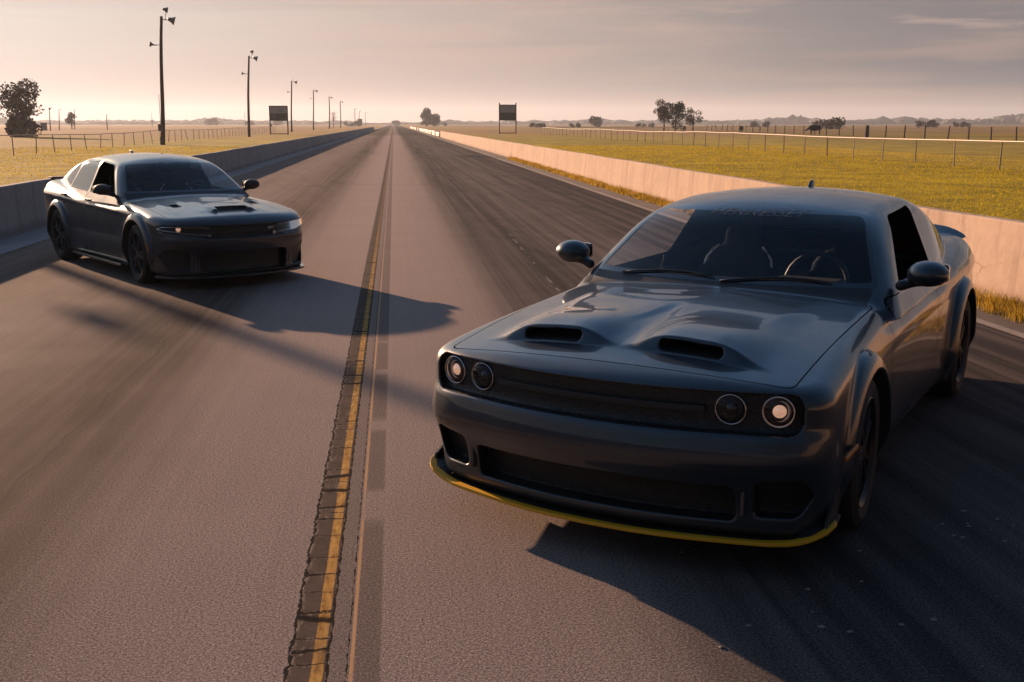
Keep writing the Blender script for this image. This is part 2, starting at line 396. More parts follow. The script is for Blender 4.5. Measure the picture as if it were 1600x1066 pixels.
def wall(name, x_in, x_out, y0, y1, h, m, lab):
    s_ = 1 if x_out > x_in else -1
    prof = [(x_in, 0), (x_in + s_ * .015, .06), (x_in + s_ * .07, h - .02), (x_in + s_ * .085, h), (x_out - s_ * .02, h), (x_out, h - .02), (x_out + s_ * .06, 0)]
    ys = list(np.arange(y0, min(y1, 60), 1.5)) + list(np.arange(60, y1, 12)) + [y1]
    V = []; F = []
    n = len(prof)
    for i, y in enumerate(ys):
        jz = 0.006 * math.sin(y * 0.7) + 0.004 * math.sin(y * 1.9)
        V += [(px, y, pz + (jz if pz > h * .5 else 0)) for px, pz in prof]
    for i in range(len(ys) - 1):
        for j in range(n - 1): F.append((i * n + j, i * n + j + 1, (i + 1) * n + j + 1, (i + 1) * n + j))
    me = mesh_np(name, V, F, smooth=False)
    bm = bmesh.new(); bm.from_mesh(me)
    bmesh.ops.holes_fill(bm, edges=[e for e in bm.edges if e.is_boundary]); bmesh.ops.recalc_face_normals(bm, faces=bm.faces); bm.to_mesh(me); bm.free()
    return tag(link(name, me, m), lab, 'wall')
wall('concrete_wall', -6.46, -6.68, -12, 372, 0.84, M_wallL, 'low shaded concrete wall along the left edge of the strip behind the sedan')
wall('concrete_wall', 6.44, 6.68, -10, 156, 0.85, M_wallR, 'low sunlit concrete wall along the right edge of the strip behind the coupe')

# ------------------------------------------------------------------ smooth solids: implicit shapes turned into meshes
def spl(*pts):
    xs = np.array([p[0] for p in pts], float); ys = np.array([p[1] for p in pts], float)
    if xs[0] > xs[-1]: xs = xs[::-1]; ys = ys[::-1]
    d = np.diff(ys) / np.diff(xs); m = np.empty_like(ys); m[0] = d[0]; m[-1] = d[-1]
    m[1:-1] = np.where(d[1:] * d[:-1] > 0, 2 * d[1:] * d[:-1] / (d[1:] + d[:-1] + 1e-12), 0.0) * .5 + (d[1:] + d[:-1]) * .25
    def f(t):
        t = np.clip(t, xs[0], xs[-1]); i = np.clip(np.searchsorted(xs, t) - 1, 0, len(xs) - 2)
        h = xs[i + 1] - xs[i]; u = (t - xs[i]) / h
        return (2 * u**3 - 3 * u**2 + 1) * ys[i] + (u**3 - 2 * u**2 + u) * h * m[i] + (-2 * u**3 + 3 * u**2) * ys[i + 1] + (u**3 - u**2) * h * m[i + 1]
    return f
def smax(a, b, k):
    h = np.clip(k - np.abs(a - b), 0, None) / k
    return np.maximum(a, b) + h * h * k * .25
def smin(a, b, k): return -smax(-a, -b, k)
def sst(t, a, b):
    t = np.clip((t - a) / (b - a), 0, 1); return t * t * (3 - 2 * t)
def rbox(dx, dy, hx, hy, r):
    """2-D rounded box distance"""
    qx = np.abs(dx) - hx + r; qy = np.abs(dy) - hy + r
    return np.hypot(np.maximum(qx, 0), np.maximum(qy, 0)) + np.minimum(np.maximum(qx, qy), 0) - r
def rbox3(x, y, z, c, h, r):
    qx = np.abs(x - c[0]) - h[0] + r; qy = np.abs(y - c[1]) - h[1] + r; qz = np.abs(z - c[2]) - h[2] + r
    return np.sqrt(np.maximum(qx, 0)**2 + np.maximum(qy, 0)**2 + np.maximum(qz, 0)**2) + np.minimum(np.maximum(np.maximum(qx, qy), qz), 0) - r
def cap3(x, y, z, a, b, ra, rb):
    a = np.array(a, float); b = np.array(b, float); d = b - a; L = d @ d
    t = np.clip(((x - a[0]) * d[0] + (y - a[1]) * d[1] + (z - a[2]) * d[2]) / L, 0, 1)
    return np.sqrt((x - a[0] - t * d[0])**2 + (y - a[1] - t * d[1])**2 + (z - a[2] - t * d[2])**2) - (ra + (rb - ra) * t)
def poly2(u, v, pts, k=0.02):
    """convex polygon, rounded: < 0 inside"""
    cx = sum(p[0] for p in pts) / len(pts); cy = sum(p[1] for p in pts) / len(pts); g = None
    for p, q in zip(pts, pts[1:] + pts[:1]):
        nx, ny = q[1] - p[1], p[0] - q[0]; L = math.hypot(nx, ny); nx /= L; ny /= L
        if nx * (cx - p[0]) + ny * (cy - p[1]) > 0: nx, ny = -nx, -ny
        d = nx * (u - p[0]) + ny * (v - p[1])
        g = d if g is None else smax(g, d, k)
    return g
def grad(f, V, e=0.003):
    g = np.empty_like(V)
    for a in range(3):
        d = np.zeros(3); d[a] = e; p = V + d; q = V - d
        g[:, a] = (f(p[:, 0], p[:, 1], p[:, 2]) - f(q[:, 0], q[:, 1], q[:, 2])) / (2 * e)
    return g
def polygonise(f, lo, hi, h, newton=3, e=0.003):
    ax = [np.arange(lo[i], hi[i] + h, h) for i in range(3)]
    G = f(ax[0][:, None, None], ax[1][None, :, None], ax[2][None, None, :])
    G = np.broadcast_to(G, tuple(len(a) for a in ax)).astype(np.float32)
    s = G < 0
    c = s[:-1, :-1, :-1].astype(np.int8)
    tot = sum(s[i:s.shape[0] - 1 + i, j:s.shape[1] - 1 + j, k:s.shape[2] - 1 + k].astype(np.int8) for i in (0, 1) for j in (0, 1) for k in (0, 1))
    act = (tot > 0) & (tot < 8); idx = np.argwhere(act)
    vid = np.full(act.shape, -1, np.int32); vid[tuple(idx.T)] = np.arange(len(idx))
    acc = np.zeros((len(idx), 3)); cnt = np.zeros(len(idx))
    cs = [(i, j, k) for i in (0, 1) for j in (0, 1) for k in (0, 1)]
    for a in cs:
        for ax_ in range(3):
            if a[ax_]: continue
            b = list(a); b[ax_] = 1
            g0 = G[tuple((idx + a).T)]; g1 = G[tuple((idx + b).T)]; m = (g0 < 0) != (g1 < 0)
            t = g0[m] / (g0[m] - g1[m]); p = np.tile(np.array(a, float), (m.sum(), 1)); p[:, ax_] += t
            acc[m] += p; cnt[m] += 1
    V = (idx + acc / cnt[:, None]) * h + np.array(lo)
    F = []
    for ax_ in range(3):
        n = [slice(None)] * 3; p = [slice(None)] * 3; n[ax_] = slice(1, None); p[ax_] = slice(None, -1)
        s0 = s[tuple(p)]; s1 = s[tuple(n)]; e_ = np.argwhere(s0 != s1)
        u, v = [(1, 2), (2, 0), (0, 1)][ax_]
        e_ = e_[(e_[:, u] > 0) & (e_[:, v] > 0) & (e_[:, u] < G.shape[u] - 1) & (e_[:, v] < G.shape[v] - 1)]
        inside = s[tuple(e_.T)]
        q = []
        for du, dv in ((-1, -1), (0, -1), (0, 0), (-1, 0)):
            o = e_.copy(); o[:, u] += du; o[:, v] += dv; q.append(vid[tuple(o.T)])
        q = np.stack(q, 1); q[~inside] = q[~inside][:, ::-1]; F.append(q)
    F = np.concatenate(F); F = F[(F >= 0).all(1)]
    for _ in range(newton):
        val = f(V[:, 0], V[:, 1], V[:, 2]); g = grad(f, V, e); g2 = np.maximum((g * g).sum(1), .05)
        st = val / g2; L = np.linalg.norm(g, axis=1) * np.abs(st); st *= np.minimum(1, 0.6 * h / np.maximum(L, 1e-9))
        V = V - g * st[:, None]
    N = grad(f, V, e * 1.3); N /= np.maximum(np.linalg.norm(N, axis=1, keepdims=True), 1e-9)
    T = np.concatenate([F[:, [0, 1, 2]], F[:, [0, 2, 3]]])
    return V, N, T
def clip(P, g):
    """split a piece by a scalar: returns (g<0 part, g>=0 part)"""
    V, N, T = P
    if callable(g): g = g(V[:, 0], V[:, 1], V[:, 2])
    g = np.broadcast_to(g, (len(V),)).astype(float).copy(); g[g == 0] = 1e-9
    s = g < 0; k = s[T].sum(1)
    neg = [T[k == 3]]; pos = [T[k == 0]]
    M = T[(k == 1) | (k == 2)]
    if len(M):
        sm = s[M]; one = sm.sum(1) == 1
        lone = np.where(one, sm.argmax(1), (~sm).argmax(1)); r = np.arange(len(M))
        a = M[r, lone]; b = M[r, (lone + 1) % 3]; c = M[r, (lone + 2) % 3]
        def cut(i, j):
            t = (g[i] / (g[i] - g[j]))[:, None]; n = N[i] * (1 - t) + N[j] * t
            return V[i] * (1 - t) + V[j] * t, n / np.maximum(np.linalg.norm(n, axis=1, keepdims=True), 1e-9)
        ab, nab = cut(a, b); ac, nac = cut(a, c); o = len(V); n_ = len(M)
        V = np.concatenate([V, ab, ac]); N = np.concatenate([N, nab, nac])
        iab = o + r; iac = o + n_ + r
        t1 = np.stack([a, iab, iac], 1); t2 = np.concatenate([np.stack([iab, b, c], 1), np.stack([iab, c, iac], 1)])
        o2 = np.concatenate([one, one])
        neg += [t1[one], t2[~o2]]; pos += [t1[~one], t2[o2]]
    def pack(L):
        F = np.concatenate(L); u, inv = np.unique(F, return_inverse=True)
        return V[u], N[u], inv.reshape(F.shape)
    return pack(neg), pack(pos)
def mirror(P):
    V, N, T = P; V = V * [1, -1, 1]; N = N * [1, -1, 1]; return V, N, T[:, ::-1]
def cat(*Ps):
    V = []; N = []; T = []; o = 0
    for v, n, t in Ps: V.append(v); N.append(n); T.append(t + o); o += len(v)
    return np.concatenate(V), np.concatenate(N), np.concatenate(T)
def piece(name, P, m, parent=None, side='both'):
    if side == 'both': P = cat(P, mirror(P))
    elif side == 'R': P = mirror(P)
    V, N, T = P
    if not len(T): return None
    return link(name, mesh_np(name, V, T, N), m, parent)
def blob(name, f, lo, hi, h, m, parent=None):
    return piece(name, polygonise(f, lo, hi, h), m, parent, side='L')
# ------------------------------------------------------------------ materials of the cars
def paint_mat(name, base, rough=0.36, metal=0.30):
    m = mat(name, base, rough, metal, coat=0.75, coat_rough=0.035); nt = m.node_tree; b = nt.nodes['Principled BSDF']
    t = nt.nodes.new('ShaderNodeTexCoord')
    n = noise(nt, t.outputs['Object'], 3.0, 5, 0.6)
    nt.links.new(n.ss(0.3, 0.7, rough * .85, rough * 1.2).k, b.inputs['Roughness'])
    nt.links.new(noise(nt, t.outputs['Object'], 7.0, 6, 0.7).ss(0.35, 0.75, 0.006, 0.03).k, b.inputs['Coat Roughness'])
    return m
M_paint = paint_mat('grey_paint', (0.024, 0.033, 0.044))
M_paint2 = paint_mat('granite_paint', (0.025, 0.030, 0.036))
M_black = mat('black_plastic', (0.012, 0.012, 0.013), 0.55, var=.2)
M_gloss = mat('gloss_black', (0.010, 0.010, 0.011), 0.12, coat=0.6)
M_liner = mat('arch_liner', (0.010, 0.010, 0.010), 0.9)
M_tyre = mat('tyre_rubber', (0.016, 0.016, 0.016), 0.8, bump=0.002, bscale=60)
M_rim = mat('dark_rim', (0.012, 0.012, 0.013), 0.42, metal=0.5)
M_disc = mat('brake_disc', (0.06, 0.058, 0.056), 0.35, metal=0.9)
M_chrome = mat('bright_metal', (0.55, 0.55, 0.56), 0.16, metal=1.0)
M_cloth = mat('dark_seat', (0.007, 0.007, 0.007), 0.75, spec=.25)
M_seatglint = mat('seat_edge_highlight', (0.85, 0.78, 0.74), 0.30, spec=.8)  # near-white colour painting sunlight on the seat edges

M_yellow = mat('yellow_trim', (0.68, 0.34, 0.008), 0.45)
M_amber = mat('amber_lens', (0.75, 0.24, 0.02), 0.18, coat=1.0)
M_white = mat('white_lettering', (0.62, 0.62, 0.62), 0.5)
def glass_mat(name, tint, refl=1.0, ior=1.5):
    m = bpy.data.materials.new(name); m.use_nodes = True; nt = m.node_tree; nt.nodes.remove(nt.nodes['Principled BSDF'])
    o = nt.nodes['Material Output']; tr = nt.nodes.new('ShaderNodeBsdfTransparent'); tr.inputs[0].default_value = tuple(tint) + (1,)
    gl = nt.nodes.new('ShaderNodeBsdfGlossy'); gl.inputs['Roughness'].default_value = 0.015; gl.inputs['Color'].default_value = (refl, refl, refl, 1)
    fr = nt.nodes.new('ShaderNodeFresnel'); fr.inputs[0].default_value = ior
    mx = nt.nodes.new('ShaderNodeMixShader'); nt.links.new(fr.outputs[0], mx.inputs[0])
    nt.links.new(tr.outputs[0], mx.inputs[1]); nt.links.new(gl.outputs[0], mx.inputs[2]); nt.links.new(mx.outputs[0], o.inputs[0]); return m
M_glass = glass_mat('window_glass', (0.80, 0.84, 0.86), 1.0, 1.33)
M_tint = glass_mat('tinted_glass', (0.12, 0.13, 0.14), 1.0, 2.1)
M_side = glass_mat('side_glass', (0.10, 0.11, 0.12), 1.0, 1.22)
M_lens = glass_mat('lamp_lens', (0.9, 0.9, 0.9), 1.0, 1.3)
M_rear = glass_mat('rear_glass', (0.14, 0.145, 0.15), 1.0, 1.4)
M_lampglow = mat('lamp_bowl', (0.80, 0.62, 0.54), 0.25, metal=.35, bump=.004, bscale=38)
def mesh_grille(name):
    m = mat(name, (0.012, 0.012, 0.012), 0.45); nt = m.node_tree; b = nt.nodes['Principled BSDF']
    t = nt.nodes.new('ShaderNodeTexCoord'); x, y, z = xyz(nt, t.outputs['Object'])
    v = voro(nt, vec(nt, x * 0.2, y, z * 1.6), 60.0, 'DISTANCE_TO_EDGE')
    c = v.ss(0.10, 0.22); c = mix(nt, c, (0.012, 0.012, 0.012), (0.004, 0.004, 0.004)); nt.links.new(c.k, b.inputs['Base Color'])
    bn = nt.nodes.new('ShaderNodeBump'); bn.inputs['Distance'].default_value = 0.002; bn.invert = True
    nt.links.new(v.ss(0.1, 0.3).k, bn.inputs['Height']); nt.links.new(bn.outputs[0], b.inputs['Normal']); return m
M_grille = mesh_grille('grille_mesh')

def make_wheel(parent, x, y, r=0.355, w=0.30, steer=0.0):
    s = 1 if y > 0 else -1
    e = empty('wheel', (x, y, r)); e.parent = parent; e.rotation_euler = (0, 0, steer)
    t = MB(); h = w / 2; R_ = 0.262
    prof = [(R_ - .012, -h * .86), (R_ + .01, -h * .93), (R_ + .05, -h), (r - .035, -h * .97), (r - .008, -h * .86), (r, -h * .70)]
    for g in (-.45, -.15, .15, .45): prof += [(r, (g - .06) * h * 1.2), (r - .008, (g - .045) * h * 1.2), (r - .008, (g + .045) * h * 1.2), (r, (g + .06) * h * 1.2)]
    prof += [(r, h * .70), (r - .008, h * .86), (r - .035, h * .97), (R_ + .05, h), (R_ + .01, h * .93), (R_ - .012, h * .86)]
    t.lathe(prof, axis='Y', seg=56); t.build('tyre', M_tyre, e, smooth=False)
    m = MB(); m.lathe([(R_ - .012, -h * .86), (R_ - .03, -h * .6), (R_ - .035, h * .6), (R_ - .012, h * .80), (R_ + .004, h * .90), (R_ - .004, h * .94), (R_ - .022, h * .80)], axis='Y', seg=56)
    for k in range(10):
        a = 2 * math.pi * (k // 2) / 5 + (0.16 if k % 2 else -0.16)
        p0 = (0.05 * math.cos(a), s * h * .72, 0.05 * math.sin(a)); p1 = ((R_ - .02) * math.cos(a * 1 + (.05 if k % 2 else -.05)), s * h * .74, (R_ - .02) * math.sin(a + (.05 if k % 2 else -.05)))
        m.bar(p0, p1, .022, .015, 6)
    m.lathe([(0.0, s * h * .86), (.045, s * h * .84), (.075, s * h * .70), (.08, s * h * .5)], axis='Y', seg=20)
    m.build('rim', M_rim, e, smooth=False)
    d = MB(); d.lathe([(.06, s * h * .18), (.19, s * h * .18), (.19, s * h * .08), (.06, s * h * .08)], axis='Y', seg=32); d.build('brake_disc', M_disc, e, True)
    return e

def make_car(Q, root, paint):
    C, W, Wz, XF, PF, XR, ZR, CR = (Q[k] for k in ('C', 'W', 'Wz', 'XF', 'PF', 'XR', 'ZR', 'CR'))
    RW = Q['xr']; wr = .355
    def skin(x, y, z):
        y = np.abs(y)
        top = (z - C(x) + CR(x) * y * y + Q['hood'](x, y)) * .97
        side = y - (W(x) + Wz(z) + Q['sideadd'](x, z))
        front = (x - XF(z) + PF(y)) * .93; rear = (XR(z) - x + .35 * y**4)
        bx = smax(front, rear, .05)
        b = smax(smax(side, bx, Q.get('kc', .16)), top, Q.get('kt', .075))
        b = smax(b, Q['zb'](x) - z, .04)
        ws = (x - (Q['wx'] - (z - 1.0) * Q['wsl']) + .20 * y * y + .12 * y**4) * Q['wn']
        rf = (z - ZR(x) + Q['rc'] * y * y) * .95
        sd = (y - (Q['YB'](x) - (z - .97) * Q['tum'])) * .9
        g = smax(smax(smax(ws, rf, .07), sd, Q.get('kr', .11)), .88 - z, .01)
        g = smax(g, XR(z) + .15 - x, .02)
        b = smin(b, g, .022)
        # wide wheel-arch flares
        for wx_, yo in ((0.0, Q['yf']), (RW, Q['yfr'])):
            r = np.hypot(x - wx_, z - wr)
            fl = smax(smax(r - .485, y - yo + np.clip(r - .41, 0, 1) * .35 + .055 * sst(-z, -.40, -.18), .05), .80 - y, .02)
            fl = smax(fl, .17 - z, .02)
            b = smin(b, fl, .014)
        return b
    def cav(x, y, z):
        y = np.abs(y); c = Q['cav'](x, y, z)
        for wx_ in (0.0, RW):
            r = np.hypot(x - wx_, z - wr); c = smin(c, smax(r - .40, .62 - y, .01), .005)
        return c
    def full(x, y, z): return smax(skin(x, y, z), -cav(x, y, z), .012)
    P = polygonise(full, (Q['lo'], -.05, .12), (Q['hi'], 1.06, 1.54), Q['h'])
    _, P = clip(P, lambda x, y, z: y)[0], clip(P, lambda x, y, z: y)[1]
    cavp, P = clip(P, lambda x, y, z: skin(x, y, z) + .008)
    arch, intk = clip(cavp, lambda x, y, z: np.minimum(np.hypot(x, z - wr), np.hypot(x - RW, z - wr)) - .43)
    for q in clip(arch, lambda x, y, z: -1.5 - x):
        for sd_ in 'LR': piece('wheel_arch_liner', q, M_liner, root, sd_)
    gr, low = clip(intk, lambda x, y, z: Q['zsplit'] - z)
    sc, gr = clip(gr, lambda x, y, z: Q['zhood'] - z)
    piece('grille', gr, M_grille, root); piece('lower_grille', low, M_grille, root)
    if Q.get('vent'):
        vt, sc = clip(sc, lambda x, y, z: .38 - y)
        for sd_ in 'LR': piece('hood_vent', vt, M_black, root, sd_)
        piece('scoop_intake', sc, M_black, root)
    else:
        for sd_ in 'LR': piece('scoop_intake', sc, M_black, root, sd_)
    under, P = clip(P, lambda x, y, z: z - .195)
    piece('underbody', under, M_liner, root)
    # glass
    top, bot = clip(P, lambda x, y, z: 1.0 - .03 * (x < -2.6) - z + (x > -.60) * .9)
    def wsg(x, y, z): return smax(smax(y - (Q['wy0'] + (Q['wy1'] - Q['wy0']) * (z - 1.0) / .38), z - Q['wz1'] + .03 * y * y, .06), 1.028 - z, .02) + (x < -1.9) * 1.0
    w, P = clip(P, lambda x, y, z: wsg(x, y, z))
    fr, w = clip(w, lambda x, y, z: -wsg(x, y, z) - .022)
    piece('windshield', w, M_glass, root); piece('windshield_seal', fr, M_gloss, root)
    def rwg(x, y, z): return smax(smax(y - (.62 - .25 * (z - 1.1)), z - Q['rz1'], .05), Q['rz0'] - z, .05) + (x > Q['rx']) * 1.0
    w, P = clip(P, rwg)
    piece('rear_window', w, M_rear, root)
    for k, (pts, gm) in enumerate(Q['win']):
        def g(x, y, z): return np.maximum(poly2(x, z, pts, .05), .5 - y)
        w, P = clip(P, lambda x, y, z: g(x, y, z) - .018)
        w, fr = clip(w, g)
        for sd_ in 'LR':
            if gm is not None: piece('side_window', w, gm, root, sd_)      # front windows are lowered
            piece('window_seal', fr, M_gloss, root, sd_)
    # cowl, hood, doors, roof, flares
    cw, P = clip(P, lambda x, y, z: np.maximum(np.maximum(x - Q['cowl'](y), y - .80 + (x < -.8) * .02), np.maximum(.95 - z, z - 1.035)) + (x < -1.25) * 1.0)
    piece('cowl_panel', cw, M_black, root)
    hd, P = clip(P, lambda x, y, z: Q['hoodg'](x, y, z) + .003); piece('hood', hd, paint, root)
    _, P = clip(P, lambda x, y, z: Q['hoodg'](x, y, z) - .003)
    def flg(x, y, z):
        return np.minimum(*(np.maximum(np.hypot(x - a, z - wr) - .483, (W(x) + Wz(z) + .002) - y) for a in (0.0, RW))) + (y < .85) * 1.0
    fl, P = clip(P, flg)
    ff, fb = clip(fl, lambda x, y, z: -1.5 - x)
    for sd_ in 'LR':
        for q in (ff, fb): piece('fender_flare', q, paint, root, sd_)
    for pts in Q['doors']:
        def dg(x, y, z): return np.maximum(poly2(x, z, pts, .10), .6 - y)
        d, P = clip(P, lambda x, y, z: dg(x, y, z) + .0028)
        _, P = clip(P, lambda x, y, z: dg(x, y, z) - .0028)
        for sd_ in 'LR': piece('door', d, paint, root, sd_)
    bp, P = clip(P, lambda x, y, z: np.maximum(Q['bump'](z) - x, z - Q['bz'](y)))
    piece('front_bumper', bp, paint, root)
    rf, P = clip(P, lambda x, y, z: np.maximum(Q['roofz'] - z, y - .585) + (x > -1.1) * 1.0)
    piece('roof', rf, paint, root)
    piece('body', P, paint, root)
    return skin, cav

def ext_prof(xy, z0, z1, name, m, parent, bev=0.004):
    """solid slab from an outline given for y >= 0 (front to back); mirrored"""
    pts = xy + [(x, -y) for x, y in reversed(xy) if y > 1e-6]
    b = bmesh.new(); lo = [b.verts.new((x, y, z0)) for x, y in pts]; hi = [b.verts.new((x, y, z1)) for x, y in pts]
    b.faces.new(lo[::-1]); b.faces.new(hi)
    n = len(pts)
    for i in range(n): b.faces.new((lo[i], lo[(i + 1) % n], hi[(i + 1) % n], hi[i]))
    bmesh.ops.recalc_face_normals(b, faces=b.faces)
    me = bpy.data.meshes.new(name); b.to_mesh(me); b.free(); o = link(name, me, m, parent)
    md = o.modifiers.new('bevel', 'BEVEL'); md.width = bev; md.segments = 2; return o

def seat(parent, x, y, sport=True):
    e = empty('seat', (x, y, 0.30)); e.parent = parent
    def f(X, Y, Z):
        c = rbox3(X, Y, Z, (0, 0, .10), (.26, .25, .09), .07)
        t = (Z - .15) * .30
        bk = rbox3(X + .26 + t, Y, Z, (0, 0, .42), (.075, .235 - 0, .34), .07)
        bl = rbox3(X + .20 + t, np.abs(Y), Z, (0, .225, .36), (.085, .045, .27), .04)
        hd = rbox3(X + .27 + t, Y, Z, (0, 0, .79), (.055, .135, .10), .05)
        return smin(smin(smin(c, bk, .05), bl, .04), hd, .03)
    blob('cushion', f, (-.66, -.32, -.02), (.34, .32, .95), .02, M_cloth, e)
    p = MB()
    for s in (-1, 1):
        p.tube([(-.20 - .01, s * .262, .16), (-.24, s * .268, .34), (-.30, s * .262, .52), (-.36, s * .225, .68), (-.395, s * .15, .76)], .0085, 6)  # pale tubes added as sunlit highlights along the backrest edges
    p.build('edge_highlight', M_seatglint, e, True)
    return e

def lamp_round(parent, c, nrm, r, lit):
    n = Vector(nrm).normalized(); q = Vector((0, 0, 1)).rotation_difference(n).to_matrix()
    e = empty('headlight', c); e.parent = parent
    k = MB(); k.lathe([(r * .99, -.05), (r * 1.0, .004), (r * .97, .010), (r * .91, .008), (r * .86, -.004), (r * .84, -.03)], seg=40, rot=q); k.build('halo_ring', M_chrome, e, True)
    k = MB(); k.lathe([(0.001, -.045), (r * .5, -.042), (r * .84, -.03)], seg=36, rot=q)
    k.build('lamp_bowl', M_lampglow if lit else M_black, e, True)
    k = MB(); k.lathe([(r * .70, -.040), (r * .72, -.012), (r * .64, -.006), (r * .54, -.014)], seg=32, rot=q); k.build('projector_ring', M_lampglow if lit else M_black, e, True)
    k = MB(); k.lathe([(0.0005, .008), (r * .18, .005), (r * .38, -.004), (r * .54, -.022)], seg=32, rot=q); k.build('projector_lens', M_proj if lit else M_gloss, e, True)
    k = MB(); k.lathe([(0.0005, .026), (r * .4, .023), (r * .75, .016), (r * .93, .006)], seg=36, rot=q); k.build('lens', M_lens, e, True)
    return e
M_ringdim = mat('ring_grey', (0.40, 0.42, 0.45), 0.25, metal=.8)
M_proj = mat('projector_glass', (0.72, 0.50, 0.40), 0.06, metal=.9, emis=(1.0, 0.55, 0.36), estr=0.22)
# ------------------------------------------------------------------ the coupe in front
def surf_x(skin, y, z, x0=-2.0, x1=1.6):
    """front-most point of the skin at (y, z)"""
    xs = np.arange(x1, x0, -.01); v = skin(xs, np.full_like(xs, y), np.full_like(xs, z)); i = int(np.argmax(v < 0))
    if not (v < 0).any(): return None
    a, b = xs[i - 1], xs[i]
    for _ in range(12):
        c = (a + b) / 2
        if skin(np.array([c]), np.array([float(y)]), np.array([float(z)]))[0] < 0: b = c
        else: a = c
    return (a + b) / 2
def surf_z(skin, x, y):
    zs = np.arange(1.6, .3, -.01); v = skin(np.full_like(zs, x), np.full_like(zs, y), zs); i = int(np.argmax(v < 0)); a, b = zs[i - 1], zs[i]
    for _ in range(12):
        c = (a + b) / 2
        if skin(np.array([float(x)]), np.array([float(y)]), np.array([c]))[0] < 0: b = c
        else: a = c
    return (a + b) / 2
def text_mesh(txt, size, shear=0.0, ext=0.0, res=3):
    cu = bpy.data.curves.new('lettering', 'FONT'); cu.body = txt; cu.size = size; cu.shear = shear; cu.extrude = ext; cu.resolution_u = res
    cu.align_x = 'CENTER'; o = bpy.data.objects.new('tmp_text', cu); col.objects.link(o)
    dg = bpy.context.evaluated_depsgraph_get(); me = bpy.data.meshes.new_from_object(o.evaluated_get(dg)); bpy.data.objects.remove(o); return me

def c_hood(x, y):
    yo = .50 + .11 * sst(-x, -.72, .35); yi = .03 + .15 * sst(x, 0.0, .72)
    rearf = 1 - sst(-x, .02, .58)
    dome = .026 * (1 - sst(y, yo - .07, yo + .07)) * sst(-x, -.76, -.60) * rearf
    val = -.014 * (1 - sst(y, yi - .035, yi + .035)) * sst(-x, -.76, -.60) * sst(x, -.10, .12)
    lip = (.014 + .066 * sst(x, -.05, .58)) * np.exp(-(((y - .34) / .265) ** 4)) * (1 - sst(x, .655, .705)) * sst(x, -.2, .1)
    return -smax(dome + val, lip, .022) + .0055
def c_cav(x, y, z):
    fx = cXF(z) - cPF(y)
    g = smax(rbox(y, z - .712 + .0 * y, .885, .083, .055), fx - .050 - x, .01)
    g = smin(g, smax(rbox(y, z - .312, .63, .078, .03), fx - .09 - x, .01), .003)
    g = smin(g, smax(poly2(y, z, [(.705, .262), (.705, .415), (.89, .445), (.935, .37), (.87, .262)], .03), fx - .08 - x, .01), .003)
    zz = z - (cC(x) - .075 * y * y + .034)
    g = smin(g, smax(rbox(y - .34, zz, .148, .0230, .0225), np.abs(x - .640) - .150, .01), .003)
    return g
cC = spl((1.0, .815), (.93, .835), (.85, .858), (.6, .898), (.3, .935), (0, .962), (-.3, .985), (-.65, 1.008), (-1.0, 1.00), (-1.6, .985), (-2.1, .985), (-2.5, 1.02), (-3.0, 1.065), (-3.4, 1.085), (-3.9, 1.08), (-4.1, 1.05))
cXF = spl((.12, .90), (.20, .945), (.30, .955), (.40, .985), (.47, 1.02), (.52, 1.035), (.60, 1.022), (.66, 1.0), (.76, 1.0), (.80, 1.0), (.84, .985), (.90, .94))
cPF = spl((0, 0), (.2, .008), (.4, .035), (.6, .080), (.75, .120), (.86, .165), (.95, .225), (1.05, .34))
coupe_Q = dict(C=cC, XF=cXF, PF=cPF, xr=-2.951, lo=-4.2, hi=1.12, h=.0098, kc=.11,
    W=spl((1.0, .985), (.7, .982), (.3, .968), (0, .955), (-1, .935), (-1.8, .935), (-2.5, .95), (-3.2, .95), (-3.7, .92), (-4.1, .87)),
    Wz=spl((.14, -.055), (.25, -.02), (.45, 0), (.66, .0), (.78, -.010), (.86, -.034), (.94, -.075), (1.0, -.11), (1.1, -.17), (1.45, -.4)),
    CR=lambda x: .075, XR=spl((.15, -3.85), (.4, -4.02), (.8, -4.07), (1.06, -4.04)), ZR=spl((-1.0, 1.36), (-1.2, 1.395), (-1.5, 1.442), (-1.9, 1.468), (-2.3, 1.462), (-2.6, 1.425), (-2.9, 1.345), (-3.2, 1.22), (-3.45, 1.09), (-3.7, .95)),
    hood=c_hood, sideadd=lambda x, z: .045 * sst(-x, 1.9, 2.8) * sst(z, .78, .93) + .012 * np.clip(1 - np.abs(z - .775 + .02 * x) / .07, 0, 1) * sst(-x, .3, .8), zb=lambda x: .165 + .06 * sst(-x, 3.4, 4.1),
    wx=-.55, wsl=1.64, wn=.52, rc=.15, tum=.49, kr=.08, YB=spl((-.5, .915), (-1, .905), (-2, .89), (-2.7, .862), (-3.2, .80), (-3.6, .70)),
    yf=1.005, yfr=1.01, cav=c_cav, zsplit=.55, zhood=.815,
    wy0=.835, wy1=.635, wz1=1.392, rz0=1.10, rz1=1.37, rx=-2.62,
    win=[([(-.98, .990), (-1.50, 1.352), (-2.20, 1.372), (-2.06, 1.0)], None), ([(-2.14, 1.004), (-2.27, 1.365), (-2.55, 1.342), (-2.90, 1.17), (-2.78, 1.055)], None)],
    cowl=lambda y: -.55 - .12 * y * y, hoodg=lambda x, y, z: smax(smax(smax(x - (.80 + .06 * (1 - (y / .8) ** 2)), y - .832, .05), -.557 - .12 * y * y - x, .03), .7 - z, .01),
    doors=[[(-.66, .27), (-.70, .985), (-2.02, 1.0), (-2.10, .70), (-2.0, .27)]], bump=spl((.15, .44), (.7, .52), (.9, .70)), bz=lambda y: .9, roofz=1.395)
coupe_Q['win'] = [(a, m) for (a, _), m in zip(coupe_Q['win'], (None, M_tint))]

